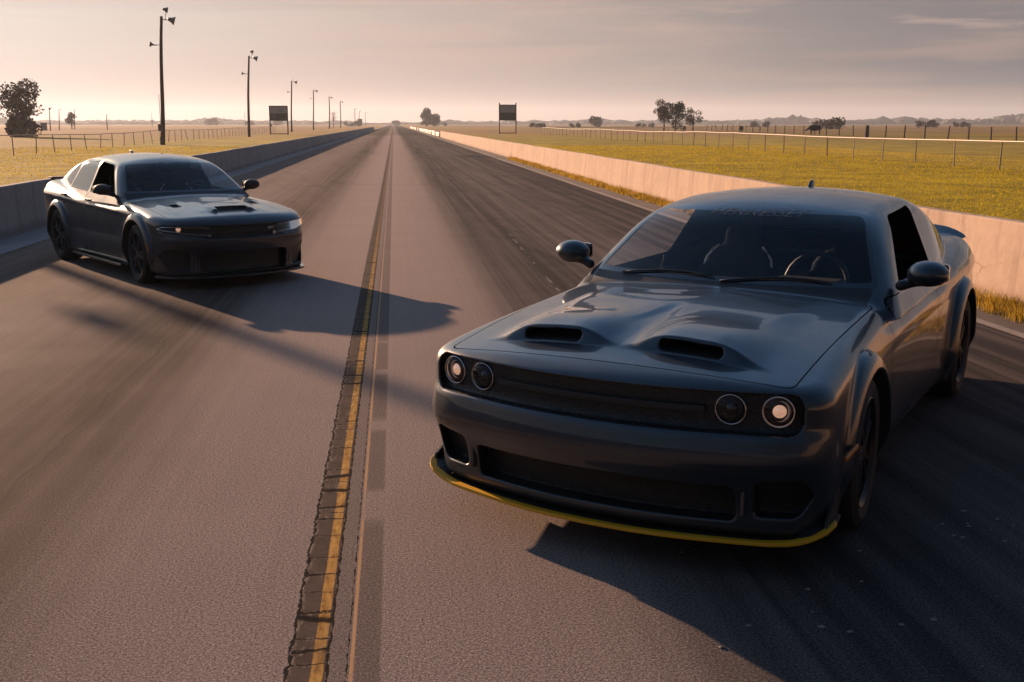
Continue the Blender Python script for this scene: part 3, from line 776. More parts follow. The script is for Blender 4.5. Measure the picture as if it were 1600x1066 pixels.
coupe = empty('coupe', (0, 0, 0), 0, 'dark grey two door coupe with round headlights, twin hood scoops and yellow trimmed splitter', 'car')
skin, cav = make_car(coupe_Q, coupe, M_paint)
# splitter with its yellow guard
def fxy(y, add=0.0, z=.2): return float(cXF(z) - cPF(y)) + add
spo = [(fxy(y, .055 - .02 * (y / .97) ** 2), y) for y in np.linspace(0, .84, 14)]
q0_, q1_, q2_, q3_ = spo[-1], (spo[-1][0] - .04, .965), (.80, 1.035), (.50, .985)
spo += [tuple((1 - t) ** 3 * q0_[i] + 3 * t * (1 - t) ** 2 * q1_[i] + 3 * t * t * (1 - t) * q2_[i] + t ** 3 * q3_[i] for i in (0, 1)) for t in np.linspace(.1, 1, 10)]
def slab(outline, inner, z0, z1, name, m, parent, zfun=None):
    """curved strip between two outlines (y>=0), mirrored"""
    n = len(outline); b = bmesh.new(); rows = []
    full = [(p, q, 1) for p, q in zip(outline, inner)]
    seq = [(p, q, -1) for p, q in zip(outline, inner)][::-1] + full[1:]
    for p, q, s in seq:
        dz = zfun(p[1]) if zfun else 0
        rows.append([b.verts.new((p[0], s * p[1], z0 + dz)), b.verts.new((p[0], s * p[1], z1 + dz)), b.verts.new((q[0], s * q[1], z1 + dz)), b.verts.new((q[0], s * q[1], z0 + dz))])
    for r0, r1 in zip(rows, rows[1:]):
        for j in range(4): b.faces.new((r0[j], r0[(j + 1) % 4], r1[(j + 1) % 4], r1[j]))
    b.faces.new(rows[0]); b.faces.new(rows[-1][::-1])
    bmesh.ops.recalc_face_normals(b, faces=b.faces)
    me = bpy.data.meshes.new(name); b.to_mesh(me); b.free(); o = link(name, me, m, parent)
    md = o.modifiers.new('bevel', 'BEVEL'); md.width = .004; md.segments = 2; return o
zf = lambda y: .045 * max(0, (y - .80) / .17) ** 2
inn = [(p[0] - (.22 if i < 14 else .05), min(p[1], .86)) for i, p in enumerate(spo)]
sp = slab(spo, inn, .148, .162, 'splitter', M_black, coupe, zf)
gi = [(p[0] - .030, p[1] - (.0 if i < 12 else .012)) for i, p in enumerate(spo)]
go = [(p[0] + .006, p[1] + (.0 if i < 12 else .006)) for i, p in enumerate(spo)]
slab(go[:-2], gi[:-2], .148, .166, 'splitter_guard', M_yellow, coupe, zf)
for s in (-1, 1):
    k = MB(); k.poly([(.46, s * .950, .16), (.74, s * .975, .19), (.72, s * .972, .25), (.60, s * .965, .31), (.47, s * .955, .34)]); o = k.build('splitter_winglet', M_black, coupe)
    md = o.modifiers.new('thick', 'SOLIDIFY'); md.thickness = .012
# headlights
for y0, lit in ((.785, True), (.600, False)):
    for s in (-1, 1):
        x0 = fxy(y0, -.042, .71); dy = (fxy(y0 + .01, 0, .71) - fxy(y0 - .01, 0, .71)) / .02
        lamp_round(coupe, (x0, s * y0, .722), (1, s * -dy * .55, 0.0), .068 if lit else .066, lit)
# grille centre bar
slab([(fxy(y, -.030, .71), y) for y in np.linspace(0, .50, 8)], [(fxy(y, -.055, .71), y) for y in np.linspace(0, .50, 8)], .700, .730, 'grille_bar', M_black, coupe)
# lower fins
for s in (-1, 1):
    k = MB(); k.box((fxy(.67, -.03, .36), s * .665, .36), (.07, .018, .19), Matrix.Rotation(0, 3, 'X'), .004); k.build('bumper_fin', M_paint, coupe)
    k = MB(); k.box((0, 0, 0), (.12, .012, .022), None, .004); o = k.build('side_marker', M_amber, coupe)
    o.location = (.455, s * 1.006, .485); o.rotation_euler = (0, R(18), s * R(-12))
# mirrors
def mirror_f(X, Y, Z, k=1):
    hd = smax(np.sqrt((X / .105) ** 2 + (Y / .105) ** 2 + (Z / .068) ** 2) * .068 - .068, -.062 - X, .03)
    arm = cap3(X, Y, Z, (-.01, -.05, -.045), (.02, -.13, -.070), .022, .028)
    return smin(hd, arm, .03)
def add_mirrors(root, x, y, z, paint):
    for s in (-1, 1):
        e = empty('side_mirror', (x, s * y, z)); e.parent = root
        P = polygonise(lambda X, Y, Z: mirror_f(X, Y * s, Z), (-.10, -.24, -.13), (.15, .24, .10), .010)
        hd, ar = clip(P, lambda X, Y, Z: -.045 - Z)
        piece('mirror_shell', hd, paint, e, 'L'); piece('mirror_arm', ar, M_black, e, 'L')
        k = MB(); k.box((-.064, s * .0, .0), (.004, .19, .095), None, .02); k.build('mirror_glass', M_chrome, e)
add_mirrors(coupe, -.91, 1.045, 1.105, M_paint)
# wipers, antenna, spoiler
for y0, y1 in ((-.60, -.02), (.02, .60)):
    pts = []
    for t in np.linspace(0, 1, 9):
        yy_ = y0 + (y1 - y0) * t; zz = 1.022 + .030 * math.sin(t * 2.6)
        xx = surf_x(skin, yy_, zz + .012, -1.6, .2)
        pts.append((xx + .016, yy_, zz + .012))
    k = MB(); k.tube(pts, [.007] + [.006] * 7 + [.003], 6); k.build('wiper', M_black, coupe, True)
def fin(root, x, skin_, m):
    z0 = surf_z(skin_, x, 0)
    P = polygonise(lambda X, Y, Z: smax(smax(np.sqrt(((X + Z * .9) / .075) ** 2 + (Y / (.024 - .17 * Z)) ** 2) - 1, Z - .048, .5) * .02, -Z - .01, .004), (-.16, -.04, -.02), (.1, .04, .08), .006)
    e = piece('antenna_fin', P, m, root, 'L'); e.location = (x, 0, z0)
fin(coupe, -2.42, skin, M_gloss)
spf = lambda X, Y, Z: smax(smax(smax(Z - (1.068 + .065 * np.clip((-3.84 - X) / .2, 0, 1) - .055 * Y * Y - .05 * np.clip((np.abs(Y) - .62) / .2, 0, 1) ** 2), 1.01 - Z, .01), np.abs(X + 3.94 - .10 * Y * Y) - .105, .015), np.abs(Y) - .82, .03)
blob('rear_spoiler', spf, (-4.15, -.9, .95), (-3.7, .9, 1.18), .011, M_gloss, coupe)
for x in (0, -2.951):
    for s in (-1, 1): make_wheel(coupe, x, s * .835, .357, .300, R(4) if x == 0 else 0)
def surf_back(skin_, y, z):
    xs = np.arange(-4.4, -3.2, .01); v = skin_(xs, np.full_like(xs, y), np.full_like(xs, z)); return float(xs[int(np.argmax(v < 0))])
M_tail = mat('tail_lens', (0.16, 0.008, 0.008), 0.15, coat=1.0)
def tail_light(root, skin_, y0, y1, z0, z1):
    for s in (-1, 1):
        V = []; ys_ = np.linspace(y0, y1, 9)
        for y_ in ys_:
            for z_ in (z0, z1): V.append((surf_back(skin_, y_, z_) - .004, s * y_, z_))
        V2 = [(x + .03, y, z) for x, y, z in V]; n = len(V); F = [(2 * i, 2 * i + 1, 2 * i + 3, 2 * i + 2) for i in range(8)]
        F += [(2 * i, 2 * i + 2, n + 2 * i + 2, n + 2 * i) for i in range(8)] + [(2 * i + 1, n + 2 * i + 1, n + 2 * i + 3, 2 * i + 3) for i in range(8)] + [(0, n, n + 1, 1), (n - 2, n - 1, 2 * n - 1, 2 * n - 2)]
        link('tail_light', mesh_np('tail_light', V + V2, F, smooth=False), M_tail, root)
tail_light(coupe, skin, .22, .80, .86, .96)
# cabin
for y in (-.37, .37): seat(coupe, -1.72, y)
k = MB(); k.box((-1.02, 0, .90), (.36, 1.42, .16), None, .05); k.box((-1.10, .37, .98), (.20, .40, .06), None, .03); k.build('dashboard', M_black, coupe)
k = MB(); k.lathe([(.178, 0)] , seg=4) if 0 else None
k.b.free()
def steering(root, x, y, z):
    pts = [(x + .06 * math.sin(a) * 0 - .10 * (math.sin(a)) * .4, y + .18 * math.cos(a), z + .17 * math.sin(a)) for a in np.linspace(0, 2 * math.pi, 25)]
    k = MB(); k.tube(pts, .015, 8); k.bar((x, y - .17, z), (x, y + .17, z), .018); k.bar((x, y, z), (x + .25, y, z - .06), .03); k.build('steering_wheel', M_black, root, True)
steering(coupe, -1.27, .37, .96)
def rear_mirror(root, x, z):
    k = MB(); k.box((x, 0.0, z), (.03, .24, .065), None, .012); k.bar((x + .01, 0, z), (x + .10, 0, z + .07), .012); k.build('rear_view_mirror', M_black, root)
rear_mirror(coupe, -1.36, 1.30)
k = MB(); k.box((-2.75, 0, .88), (.25, 1.3, .20), None, .06); k.box((-2.62, 0, .74), (.5, 1.25, .25), None, .06); k.build('rear_seat', M_cloth, coupe)
# banner lettering at the top of the windshield
def surface_text(root, skin_, txt, size, yc, zc, m, shear=.35, name='banner_lettering', slope=0.0, xr=(-2.0, 1.6), off=.004, zs=1.0):
    me = text_mesh(txt, size, shear); n = len(me.vertices); co = np.empty(n * 3); me.vertices.foreach_get('co', co); co = co.reshape(-1, 3)
    for c in co:
        y = yc + c[0]; z = zc + c[1] * zs + slope * c[0]; x = surf_x(skin_, y, z, *xr); c[:] = ((x if x is not None else 0) + off, y, z)
    me.vertices.foreach_set('co', co.ravel()); me.update(); return link(name, me, m, root)
M_banner = mat('banner_letters', (0.085, 0.086, 0.09), 0.5)
surface_text(coupe, skin, 'HENNESSEY', .105, .02, 1.352, M_banner, .45, xr=(-1.6, -.5), zs=.42)
coupe.location = (1.394, 5.309, 0); coupe.rotation_euler = (0, 0, R(-126.17))
# ------------------------------------------------------------------ the sedan behind
sC = spl((1.0, .775), (.93, .80), (.8, .835), (.6, .868), (.3, .91), (0, .945), (-.3, .968), (-.65, .985), (-1.0, .985), (-1.6, .99), (-2.4, 1.02), (-3.0, 1.07), (-3.4, 1.10), (-3.9, 1.115), (-4.15, 1.08))
sXF = spl((.10, .95), (.16, .975), (.25, .965), (.42, .985), (.50, 1.01), (.56, 1.015), (.62, 1.0), (.72, .985), (.78, .955), (.84, .90))
sPF = spl((0, 0), (.2, .012), (.4, .045), (.6, .105), (.75, .18), (.86, .27), (.95, .42), (1.05, .62))
def s_hood(x, y):
    dome = .013 * (1 - sst(y, .34, .46)) * sst(-x, -.74, -.55) * (1 - sst(-x, .35, .6))
    lip = (.014 + .030 * sst(x, .1, .55)) * (1 - sst(y, .22, .32)) * (1 - sst(x, .64, .70)) * sst(x, -.1, .15)
    crease = .005 * np.exp(-((y - (.62 + .05 * x)) / .05) ** 2) * sst(-x, -.7, -.4)
    return -(smax(dome, lip, .02) + crease) + .005
def s_cav(x, y, z):
    fx = sXF(z) - sPF(y)
    g = smax(rbox(y, z - .650, .50, .068, .02), fx - .055 - x, .01)
    g = smin(g, smax(poly2(y, z, [(.40, .585), (.40, .708), (.88, .735), (.965, .69), (.90, .655), (.55, .605)], .02), fx - .07 - x, .01), .003)
    g = smin(g, smax(rbox(y, z - .300, .545, .115, .05), fx - .09 - x, .01), .003)
    g = smin(g, smax(poly2(y, z, [(.635, .20), (.635, .42), (.86, .47), (.91, .38), (.83, .20)], .03), fx - .08 - x, .01), .003)
    zz = z - (sC(x) - .080 * y * y + .017)
    g = smin(g, smax(rbox(y, zz, .20, .020, .016), np.abs(x - .64) - .10, .01), .003)
    g = smin(g, smax(smax(rbox(x - .12, y - .50, .09, .050, .03), sC(x) - .085 * y * y - .03 - z, .01), .5 - z, .01), .003)
    return g
sedan_Q = dict(C=sC, XF=sXF, PF=sPF, xr=-3.052, lo=-4.28, hi=1.10, h=.0135, vent=True, kc=.20, kt=.09, kr=.09,
    W=spl((1.0, .95), (.6, .955), (.3, .95), (0, .945), (-1, .925), (-2.2, .935), (-3.0, .95), (-3.5, .945), (-4.1, .885)),
    Wz=spl((.14, -.05), (.25, -.01), (.40, 0), (.60, -.012), (.70, -.010), (.82, -.012), (.90, -.04), (1.0, -.085), (1.1, -.14), (1.45, -.4)),
    CR=lambda x: .080, XR=spl((.15, -3.95), (.4, -4.10), (.8, -4.14), (1.1, -4.10)), ZR=spl((-1.0, 1.36), (-1.2, 1.402), (-1.5, 1.452), (-1.9, 1.482), (-2.3, 1.482), (-2.7, 1.455), (-3.0, 1.405), (-3.3, 1.325), (-3.6, 1.215), (-3.85, 1.09), (-4.1, .93)),
    hood=s_hood, sideadd=lambda x, z: .04 * sst(-x, 1.9, 3.0) * sst(z, .78, .95) + .014 * np.clip(1 - np.abs(z - .80 + .03 * x) / .06, 0, 1) * sst(-x, .3, .8) - .012 * np.clip(1 - np.abs(z - .50) / .14, 0, 1) * sst(-x, .5, .9), zb=lambda x: .15 + .08 * sst(-x, 3.4, 4.1),
    wx=-.56, wsl=1.66, wn=.515, rc=.17, tum=.50, YB=spl((-.5, .86), (-1, .865), (-2, .865), (-2.8, .845), (-3.3, .80), (-3.9, .70)),
    yf=.995, yfr=1.0, cav=s_cav, zsplit=.50, zhood=.815,
    wy0=.79, wy1=.605, wz1=1.395, rz0=1.12, rz1=1.39, rx=-2.95,
    win=[([(-.93, .995), (-1.42, 1.352), (-1.92, 1.388), (-1.90, 1.015)], None), ([(-1.98, 1.018), (-2.0, 1.39), (-2.62, 1.385), (-2.78, 1.05)], M_tint), ([(-2.83, 1.055), (-2.70, 1.372), (-2.92, 1.325), (-3.20, 1.12)], M_tint)],
    cowl=lambda y: -.555 - .16 * y * y, hoodg=lambda x, y, z: smax(smax(smax(x - (.88 - .30 * (y / .8) ** 2), y - .80, .08), -.562 - .16 * y * y - x, .03), .7 - z, .01),
    doors=[[(-.62, .24), (-.66, .98), (-1.95, 1.0), (-1.95, .24)], [(-1.96, .24), (-1.96, 1.0), (-2.86, 1.03), (-2.72, .62), (-2.50, .24)]], bump=spl((.15, .44), (.7, .60), (.9, .80)), bz=lambda y: .735, roofz=1.40)
sedan = empty('sedan', (0, 0, 0), 0, 'dark grey four door sedan with slim headlights, standing in the left lane by the wall', 'car')
skin2, cav2 = make_car(sedan_Q, sedan, M_paint2)
def fx2(y, add=0.0, z=.2): return float(sXF(z) - sPF(y)) + add
lo_ = [(fx2(y, .045, .16), y) for y in np.linspace(0, .84, 14)] + [(.62, .925), (.52, .95)]
slab(lo_, [(p[0] - .15, min(p[1], .85)) for p in lo_], .125, .150, 'front_lip', M_paint2, sedan)
slab([(fx2(y, -.035, .655), y) for y in np.linspace(0, .46, 8)], [(fx2(y, -.05, .655), y) for y in np.linspace(0, .46, 8)], .628, .640, 'grille_bar', M_gloss, sedan)
for s in (-1, 1):
    e = empty('headlight', (.75, s * .68, .67)); e.parent = sedan
    def pt(y, z, d=-.03): return (fx2(y, d, z) - .75, s * (y - .68), z - .67)
    k = MB(); k.tube([pt(.41, .612), pt(.55, .622), pt(.75, .655), pt(.87, .675), pt(.92, .695), pt(.88, .716), pt(.75, .714), pt(.43, .700)], .0078, 6); k.build('running_light', M_drl if 'M_drl' in globals() else M_chrome, e, True)
    k = MB(); q = Vector((0, 0, 1)).rotation_difference(Vector((1, s * .25, 0)).normalized()).to_matrix()
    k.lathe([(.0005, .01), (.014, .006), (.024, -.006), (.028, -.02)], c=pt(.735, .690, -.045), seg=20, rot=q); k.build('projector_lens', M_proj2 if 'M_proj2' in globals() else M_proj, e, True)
    V = []; F = []
    ys_ = np.linspace(.40, .95, 16)
    for y_ in ys_:
        zt = .708 + .027 * min(1, (y_ - .4) / .48); zb_ = .585 + .11 * max(0, (y_ - .5) / .45) ** 1.2
        for z_ in (zb_, zt): V.append(pt(y_, z_, -.008))
    F = [(2 * i, 2 * i + 1, 2 * i + 3, 2 * i + 2) for i in range(15)]
    me = mesh_np('lens', V, F); link('lens', me, M_lens, e)
    k = MB(); k.box((0, 0, 0), (.014, .010, .115), None, .003); o = k.build('side_marker', M_amber, sedan); o.location = (.435, s * .985, .47); o.rotation_euler = (0, R(-20), s * R(-12))
    for x_, z_ in ((-1.82, .90), (-2.72, .93)):
        yy_ = float(sedan_Q['W'](x_) + sedan_Q['Wz'](z_) + sedan_Q['sideadd'](x_, z_)); k = MB(); k.box((x_, s * (yy_ + .022), z_), (.16, .018, .026), None, .006); k.box((x_ - .06, s * (yy_ + .006), z_), (.03, .03, .022)); k.box((x_ + .06, s * (yy_ + .006), z_), (.03, .03, .022)); k.build('door_handle', M_paint2, sedan)
    k = MB(); k.box((-1.52, s * .945, .165), (1.9, .05, .03), None, .008); k.build('side_skirt', M_paint2, sedan)
    k = MB(); k.box((fx2(.60, -.03, .31), s * .59, .31), (.08, .035, .22), None, .012); k.build('bumper_fin', M_paint2, sedan)
add_mirrors(sedan, -.95, 1.0, 1.075, M_black)
fin(sedan, -2.62, skin2, M_paint2)
k = MB(); k.box((-4.07, 0, 1.098), (.16, 1.46, .022), Matrix.Rotation(R(-6) * 0, 3, 'Y'), .008)
for s in (-1, 1): k.box((-4.04, s * .70, 1.08), (.12, .03, .04), None, .008)
k.build('rear_spoiler', M_black, sedan)
for x in (0, -3.052):
    for s in (-1, 1): make_wheel(sedan, x, s * .825, .355, .295, R(-5) if x == 0 else 0)
for y in (-.37, .37): seat(sedan, -1.66, y)
k = MB(); k.box((-.98, 0, .89), (.36, 1.40, .16), None, .05); k.build('dashboard', M_black, sedan)
k = MB(); k.box((-2.72, 0, .82), (.22, 1.3, .62), Matrix.Rotation(R(12), 3, 'Y'), .08); k.box((-2.45, 0, .55), (.5, 1.3, .2), None, .06); k.build('rear_seat', M_cloth, sedan)
tail_light(sedan, skin2, .10, .82, .90, .98)
steering(sedan, -1.22, .37, .95); rear_mirror(sedan, -1.32, 1.31)
surface_text(sedan, skin2, 'HENNESSEY', .10, 0, 1.355, M_banner, .45, xr=(-1.6, -.5), zs=.42)
# grille lettering and round emblem
surface_text(sedan, lambda x, y, z: skin2(x, y, z) , 'SRT', .055, .335, .655, M_chrome, .3, 'grille_badge', xr=(.3, 1.3), off=-.034, zs=.7)
k = MB(); k.lathe([(.0005, .004), (.022, .003), (.025, -.004)], c=(fx2(.36, -.03, .61), .375, .606), axis='X', seg=20); k.build('grille_emblem', M_ringdim, sedan)
for s in (-1, 1):
    # small fender emblem: bright angular stroke
    k = MB(); yy_ = s * (float(sedan_Q['W'](-.5) + sedan_Q['Wz'](.68)) + .003)
    k.poly([(-.54, yy_, .66), (-.50, yy_, .645), (-.46, yy_, .70), (-.49, yy_, .725)]); k.poly([(-.50, yy_, .735), (-.455, yy_, .715), (-.43, yy_, .745), (-.47, yy_, .765)])
    k.build('fender_badge', M_ringdim, sedan)
sedan.location = (-2.262, 13.851, 0); sedan.rotation_euler = (0, 0, R(-57.6))
# ------------------------------------------------------------------ poles, boards, fences
M_wood = mat('weathered_wood', (0.050, 0.036, 0.028), 0.9, var=.35, vscale=2)
M_steel = mat('dull_steel', (0.11, 0.10, 0.10), 0.5, metal=.4, var=.2)
M_lampm = mat('lamp_housing', (0.13, 0.12, 0.11), 0.5, metal=.3)
M_galv = mat('fence_tube', (0.36, 0.28, 0.23), 0.55, metal=.2, var=.2)
M_fpost = mat('fence_post', (0.34, 0.26, 0.20), 0.8, var=.3)
M_fwood = mat('grey_wood_post', (0.10, 0.075, 0.058), 0.9, var=.3)
def light_pole(x, y, h, label, k=0, lean=0.0, horn=True, box=False, far=False, lamps=2, hf=.78):
    e = empty('light_pole', (x, y, -.03), 0, label, 'light pole', 'light poles along the left side of the strip')
    r = random.Random(k * 7 + 1)
    m = MB(); pts = [(lean * h * t + .07 * math.sin(t * 5 + k), 0, h * t) for t in np.linspace(0, 1, 7)]
    m.tube(pts, [.20 - .075 * t for t in np.linspace(0, 1, 7)] if not far else [.24 - .08 * t for t in np.linspace(0, 1, 7)], 10); m.build('pole', M_wood, e, True)
    tx = pts[-1][0]
    m = MB(); m.bar((tx - .15, 0, h - .30), (tx + .95, -.10, h - .30), .04); m.bar((tx + .35, 0, h - .3), (tx + .40, 0, h + .45), .03); m.build('lamp_arm', M_steel, e)
    for i, (lx, lz, sc) in enumerate([(.95, -.35, 1.0), (.45, .55, .72)][:lamps]):
        m = MB(); q = Matrix.Rotation(R(35 + 20 * i), 3, 'X') @ Matrix.Rotation(R(-70), 3, 'Y')
        m.lathe([(.02, .42 * sc), (.12 * sc, .40 * sc), (.17 * sc, .25 * sc), (.22 * sc, .08 * sc), (.36 * sc, -.15 * sc), (.38 * sc, -.22 * sc), (.34 * sc, -.22 * sc), (.02, -.05)], c=(tx + lx, -.12, h + lz), seg=14, rot=q)
        m.build('floodlight', M_lampm, e)
    if horn:
        m = MB(); q = Matrix.Rotation(R(-78), 3, 'Y'); hz = h * hf
        px = lean * h * .78 + .07 * math.sin(.78 * 5 + k)
        m.bar((px - .1, 0, hz), (px - .55, -.05, hz), .03)
        m.lathe([(.03, -.2), (.05, 0), (.10, .15), (.20, .27), (.26, .33), (.24, .33), (.04, .10)], c=(px - .60, -.05, hz), seg=12, rot=q); m.build('horn_speaker', M_lampm, e)
    if box:
        m = MB(); m.box((.0, -.30, 1.55), (.42, .24, .62), None, .02); m.bar((.0, -.22, 1.8), (.0, -.20, 4.5), .025); m.box((0.02, -.22, .35), (.30, .16, .7), None, .02); m.build('power_box', M_steel, e)
    return e
light_pole(-21.02, 104.0, 11.3, 'nearest wooden light pole, tallest in the picture, with a power box at its foot', 1, 0.055, box=True)
light_pole(-20.90, 164.0, 11.4, 'second wooden light pole from the left, standing before the left scoreboard', 2, .045)
light_pole(-23.1, 257.0, 11.4, 'third wooden light pole from the left, just right of the left scoreboard', 3, .03, lamps=1)
light_pole(-23.3, 330.0, 11.5, 'fourth light pole from the left, with a lamp pointing away and a horn', 4, .022, lamps=1)
light_pole(-23.8, 420.0, 11.7, 'fifth light pole from the left, without a horn', 5, .018, horn=False, lamps=1, far=True)
light_pole(-24.0, 512.0, 11.8, 'sixth light pole from the left, beside a thin bare tree', 6, .015, horn=False, lamps=1, far=True)
light_pole(-25.4, 745.0, 11.7, 'seventh light pole from the left, small and far off', 7, horn=False, lamps=1, far=True)
light_pole(-27.2, 905.0, 11.8, 'eighth light pole from the left, first above the tiny far board', 8, horn=False, lamps=1, far=True)
light_pole(-24.6, 985.0, 11.6, 'last and farthest light pole at the end of the row', 9, horn=False, lamps=1, far=True)

light_pole(-21.0, 41.7, 11.4, 'wooden light pole out of the frame whose shadow crosses the strip', 0, 0.0, hf=.75)
M_brdtop = mat('board_pale', (0.30, 0.31, 0.34), 0.5, var=.15, vscale=1.5)
M_brd = mat('board_dark', (0.020, 0.024, 0.026), 0.45)
M_brdfr = mat('board_frame', (0.035, 0.026, 0.024), 0.7)
M_emb = mat('board_emblem', (0.18, 0.075, 0.035), 0.6)
def board(x0, x1, y, z0, z1, zs, label, emblem, rz=0):
    w = x1 - x0; e = empty('scoreboard', ((x0 + x1) / 2, y, 0), rz, label, 'scoreboard'); h = w / 2
    for s in (-1, 1):
        m = MB(); m.box((s * (h - .08), 0, z1 / 2 + (.15 if emblem else 0)), (.20, .20, z1 + (.45 if emblem else .02))); m.build('leg', M_brdfr, e)
    m = MB(); m.box((0, 0, .12), (w - .36, .12, .14)); m.box((0, 0, z1 - .06), (w - .36, .22, .16)); m.build('crossbar', M_brdfr, e)
    m = MB(); m.box((0, -.05, (zs + z1 - .14) / 2), (w - .37, .26, z1 - .14 - zs), None, .02); m.build('upper_panel', M_brdtop, e)
    m = MB(); m.box((0, -.07, (z0 + zs) / 2), (w - .365, .36, zs - z0 - .01), None, .02); m.build('lower_panel', M_brd, e)
    if emblem:
        m = MB(); m.lathe([(.0005, .012), (.48, .010), (.50, 0)], c=(0.02, -.19, (zs + z1) / 2), axis='Y', seg=24); o = m.build('emblem', M_emb, e); o.scale = (1, 1, .55); o.location = (0, 0, (zs + z1) / 2 * .45)
    else:
        m = MB(); m.box((-h + .25, -.12, 2.0 * .8), (.30, .22, .42), None, .02); m.build('switch_box', M_steel, e)
        m = MB(); 
        for i in range(4): m.box((-h + .62 + i * .16, -.262, (z0 + zs) / 2 + .1), (.05, .012, .8))
        for i in range(2): m.box((.55, -.19, zs + .28 + i * .28), (.9, .012, .07))
        m.build('panel_markings', mat('board_marks', (.10, .12, .13), .5), e)
board(-21.55, -18.35, 198.0, 2.34, 4.92, 3.68, 'scoreboard on two legs left of the strip, plain grey upper panel', False)
board(19.75, 23.05, 209.0, 2.42, 5.35, 3.92, 'scoreboard right of the strip with a brown emblem on its pale upper panel', True)
# tiny board far down on the left
e = empty('far_board', (-25.6, 860.0, 0), 0, 'tiny square board between the last light poles on the left', 'board')
m = MB(); m.box((0, 0, 3.8), (3.6, .3, 3.2)); m.build('panel', M_brdfr, e)
for s in (-1, 1): m = MB(); m.box((s * 1.5, 0, 1.1), (.3, .3, 2.2)); m.build('leg', M_brdfr, e)

def fence(pts, step, h, label, name, group=None, mesh=True, rail=True, seed=0, pm=M_fpost, pr_=.034, nwire=0, lean=.04, rm=M_galv):
    r = random.Random(seed); e = empty(name, (pts[0][0], pts[0][1], 0), 0, label, 'fence'); o = Vector((pts[0][0], pts[0][1], 0))
    P = []
    for a, b in zip(pts, pts[1:]):
        a = Vector((*a, 0)); b = Vector((*b, 0)); n = max(1, round((b - a).length / step))
        P += [a.lerp(b, i / n) - o for i in range(n)]
    P.append(Vector((*pts[-1], 0)) - o)
    tops = []
    for i, p in enumerate(P):
        dz = .05 * math.sin(i * .45 + seed) + r.gauss(0, .015); t = p + Vector((r.gauss(0, lean), r.gauss(0, lean), h + dz)); tops.append(t)
        if i < 99:
            m = MB(); m.bar(p + Vector((0, 0, -.1)), t + Vector((0, 0, .02)), pr_, pr_ * .9, 7); m.build('fence_post', pm, e)
    if rail:
        m = MB(); m.tube([t + Vector((0, 0, 0)) for t in tops], .028, 6); m.build('top_rail', rm, e, True)
    if mesh:
        V = []; F = []
        def quad(p, q, w):
            k = len(V); d = Vector((0, 0, w)); V.extend([p - d, p + d, q + d, q - d]); F.append((k, k + 1, k + 2, k + 3))
        for a, b, ta, tb in zip(P, P[1:], tops, tops[1:]):
            L = (b - a).length; n = int(L / .14)
            for i in range(n):
                for sgn in (0, 1):
                    # a diamond wire zigzags from bottom to top in cells of .28 m
                    x0 = i / n; x1 = min(1, (i + 4) / n); lo, hi = (0.04, h - .02) if sgn == 0 else (h - .02, .04)
                    p = a.lerp(b, x0) + Vector((0, 0, lo)); q = a.lerp(b, x1) + Vector((0, 0, lo + (hi - lo) * (x1 - x0) / (4 / n))); quad(p, q, .0035)
        link('chain_link_mesh', mesh_np('chain_link_mesh', [tuple(v) for v in V], F, smooth=False), pm, e)
    if nwire:
        m = MB()
        for j in range(nwire):
            zz = h * (.25 + .7 * j / max(1, nwire - 1)); m.tube([p + (t - p) * (zz / h) for p, t in zip(P, tops)], .009, 4)
        m.build('wires', pm, e)
    return e
fence([(25.0, 30.0), (25.05, 43.6), (25.6, 56), (25.8, 120), (26.2, 196)], 3.7, 1.14, 'long chain link fence with a pale top rail across the right field', 'chain_link_fence', seed=1, rm=mat('pale_rail', (.46, .38, .33), .5, metal=.1))
fence([(26.2, 196), (34, 199), (60, 214), (95, 236)], 4.5, 1.2, 'chain link fence turning away from the far corner of the right field fence', 'chain_link_fence', seed=2, mesh=False, nwire=3)
fence([(-23.2, 20.0), (-22.75, 73.6), (-23.6, 120), (-24.6, 163), (-26, 250)], 4.2, 1.14, 'chain link fence with leaning posts along the left field', 'chain_link_fence', seed=3, lean=.09)
fence([(62.0, 92), (64.2, 109), (66.6, 128), (70.5, 165), (77.9, 226), (86, 300)], 7.5, 1.55, 'wire fence on wooden posts far behind the right field fence', 'wire_fence', seed=4, mesh=False, rail=False, pm=M_fwood, pr_=.10, nwire=3, lean=.10)
m = MB(); m.bar((0, 0, -.1), (.03, 0, 1.62), .24, .20, 9); o = m.build('stout_post', M_wood, None); o.location = (64.5, 146.5, 0)
tag(o, 'thick dark wooden post in the right field, left of the frame edge bushes', 'post')
# white barrier continuing the right wall
e = empty('white_guard_rail', (6.5, 157.5, 0), 0, 'bright white low guard rail beyond the end of the right wall', 'guard rail')
M_wr = mat('white_rail', (0.78, 0.72, 0.68), 0.5)
r5 = random.Random(5)
m = MB(); y = 0
while y < 300:
    L = 12.0; jx = r5.gauss(0, .10)
    m.box((jx, y + L / 2, .52 + r5.gauss(0, .03)), (.10, L - .3, .34), Matrix.Rotation(r5.gauss(0, .006), 3, 'Z'), .02); m.box((jx + .02, y + L / 2, .18), (.16, L - .4, .16)); y += L
m.build('rail_panels', M_wr, e)
for i in range(26):
    m = MB(); m.box((.14, i * 11.8 + .1, .32), (.12, .14, .7)); m.build('rail_post', M_wr, e)

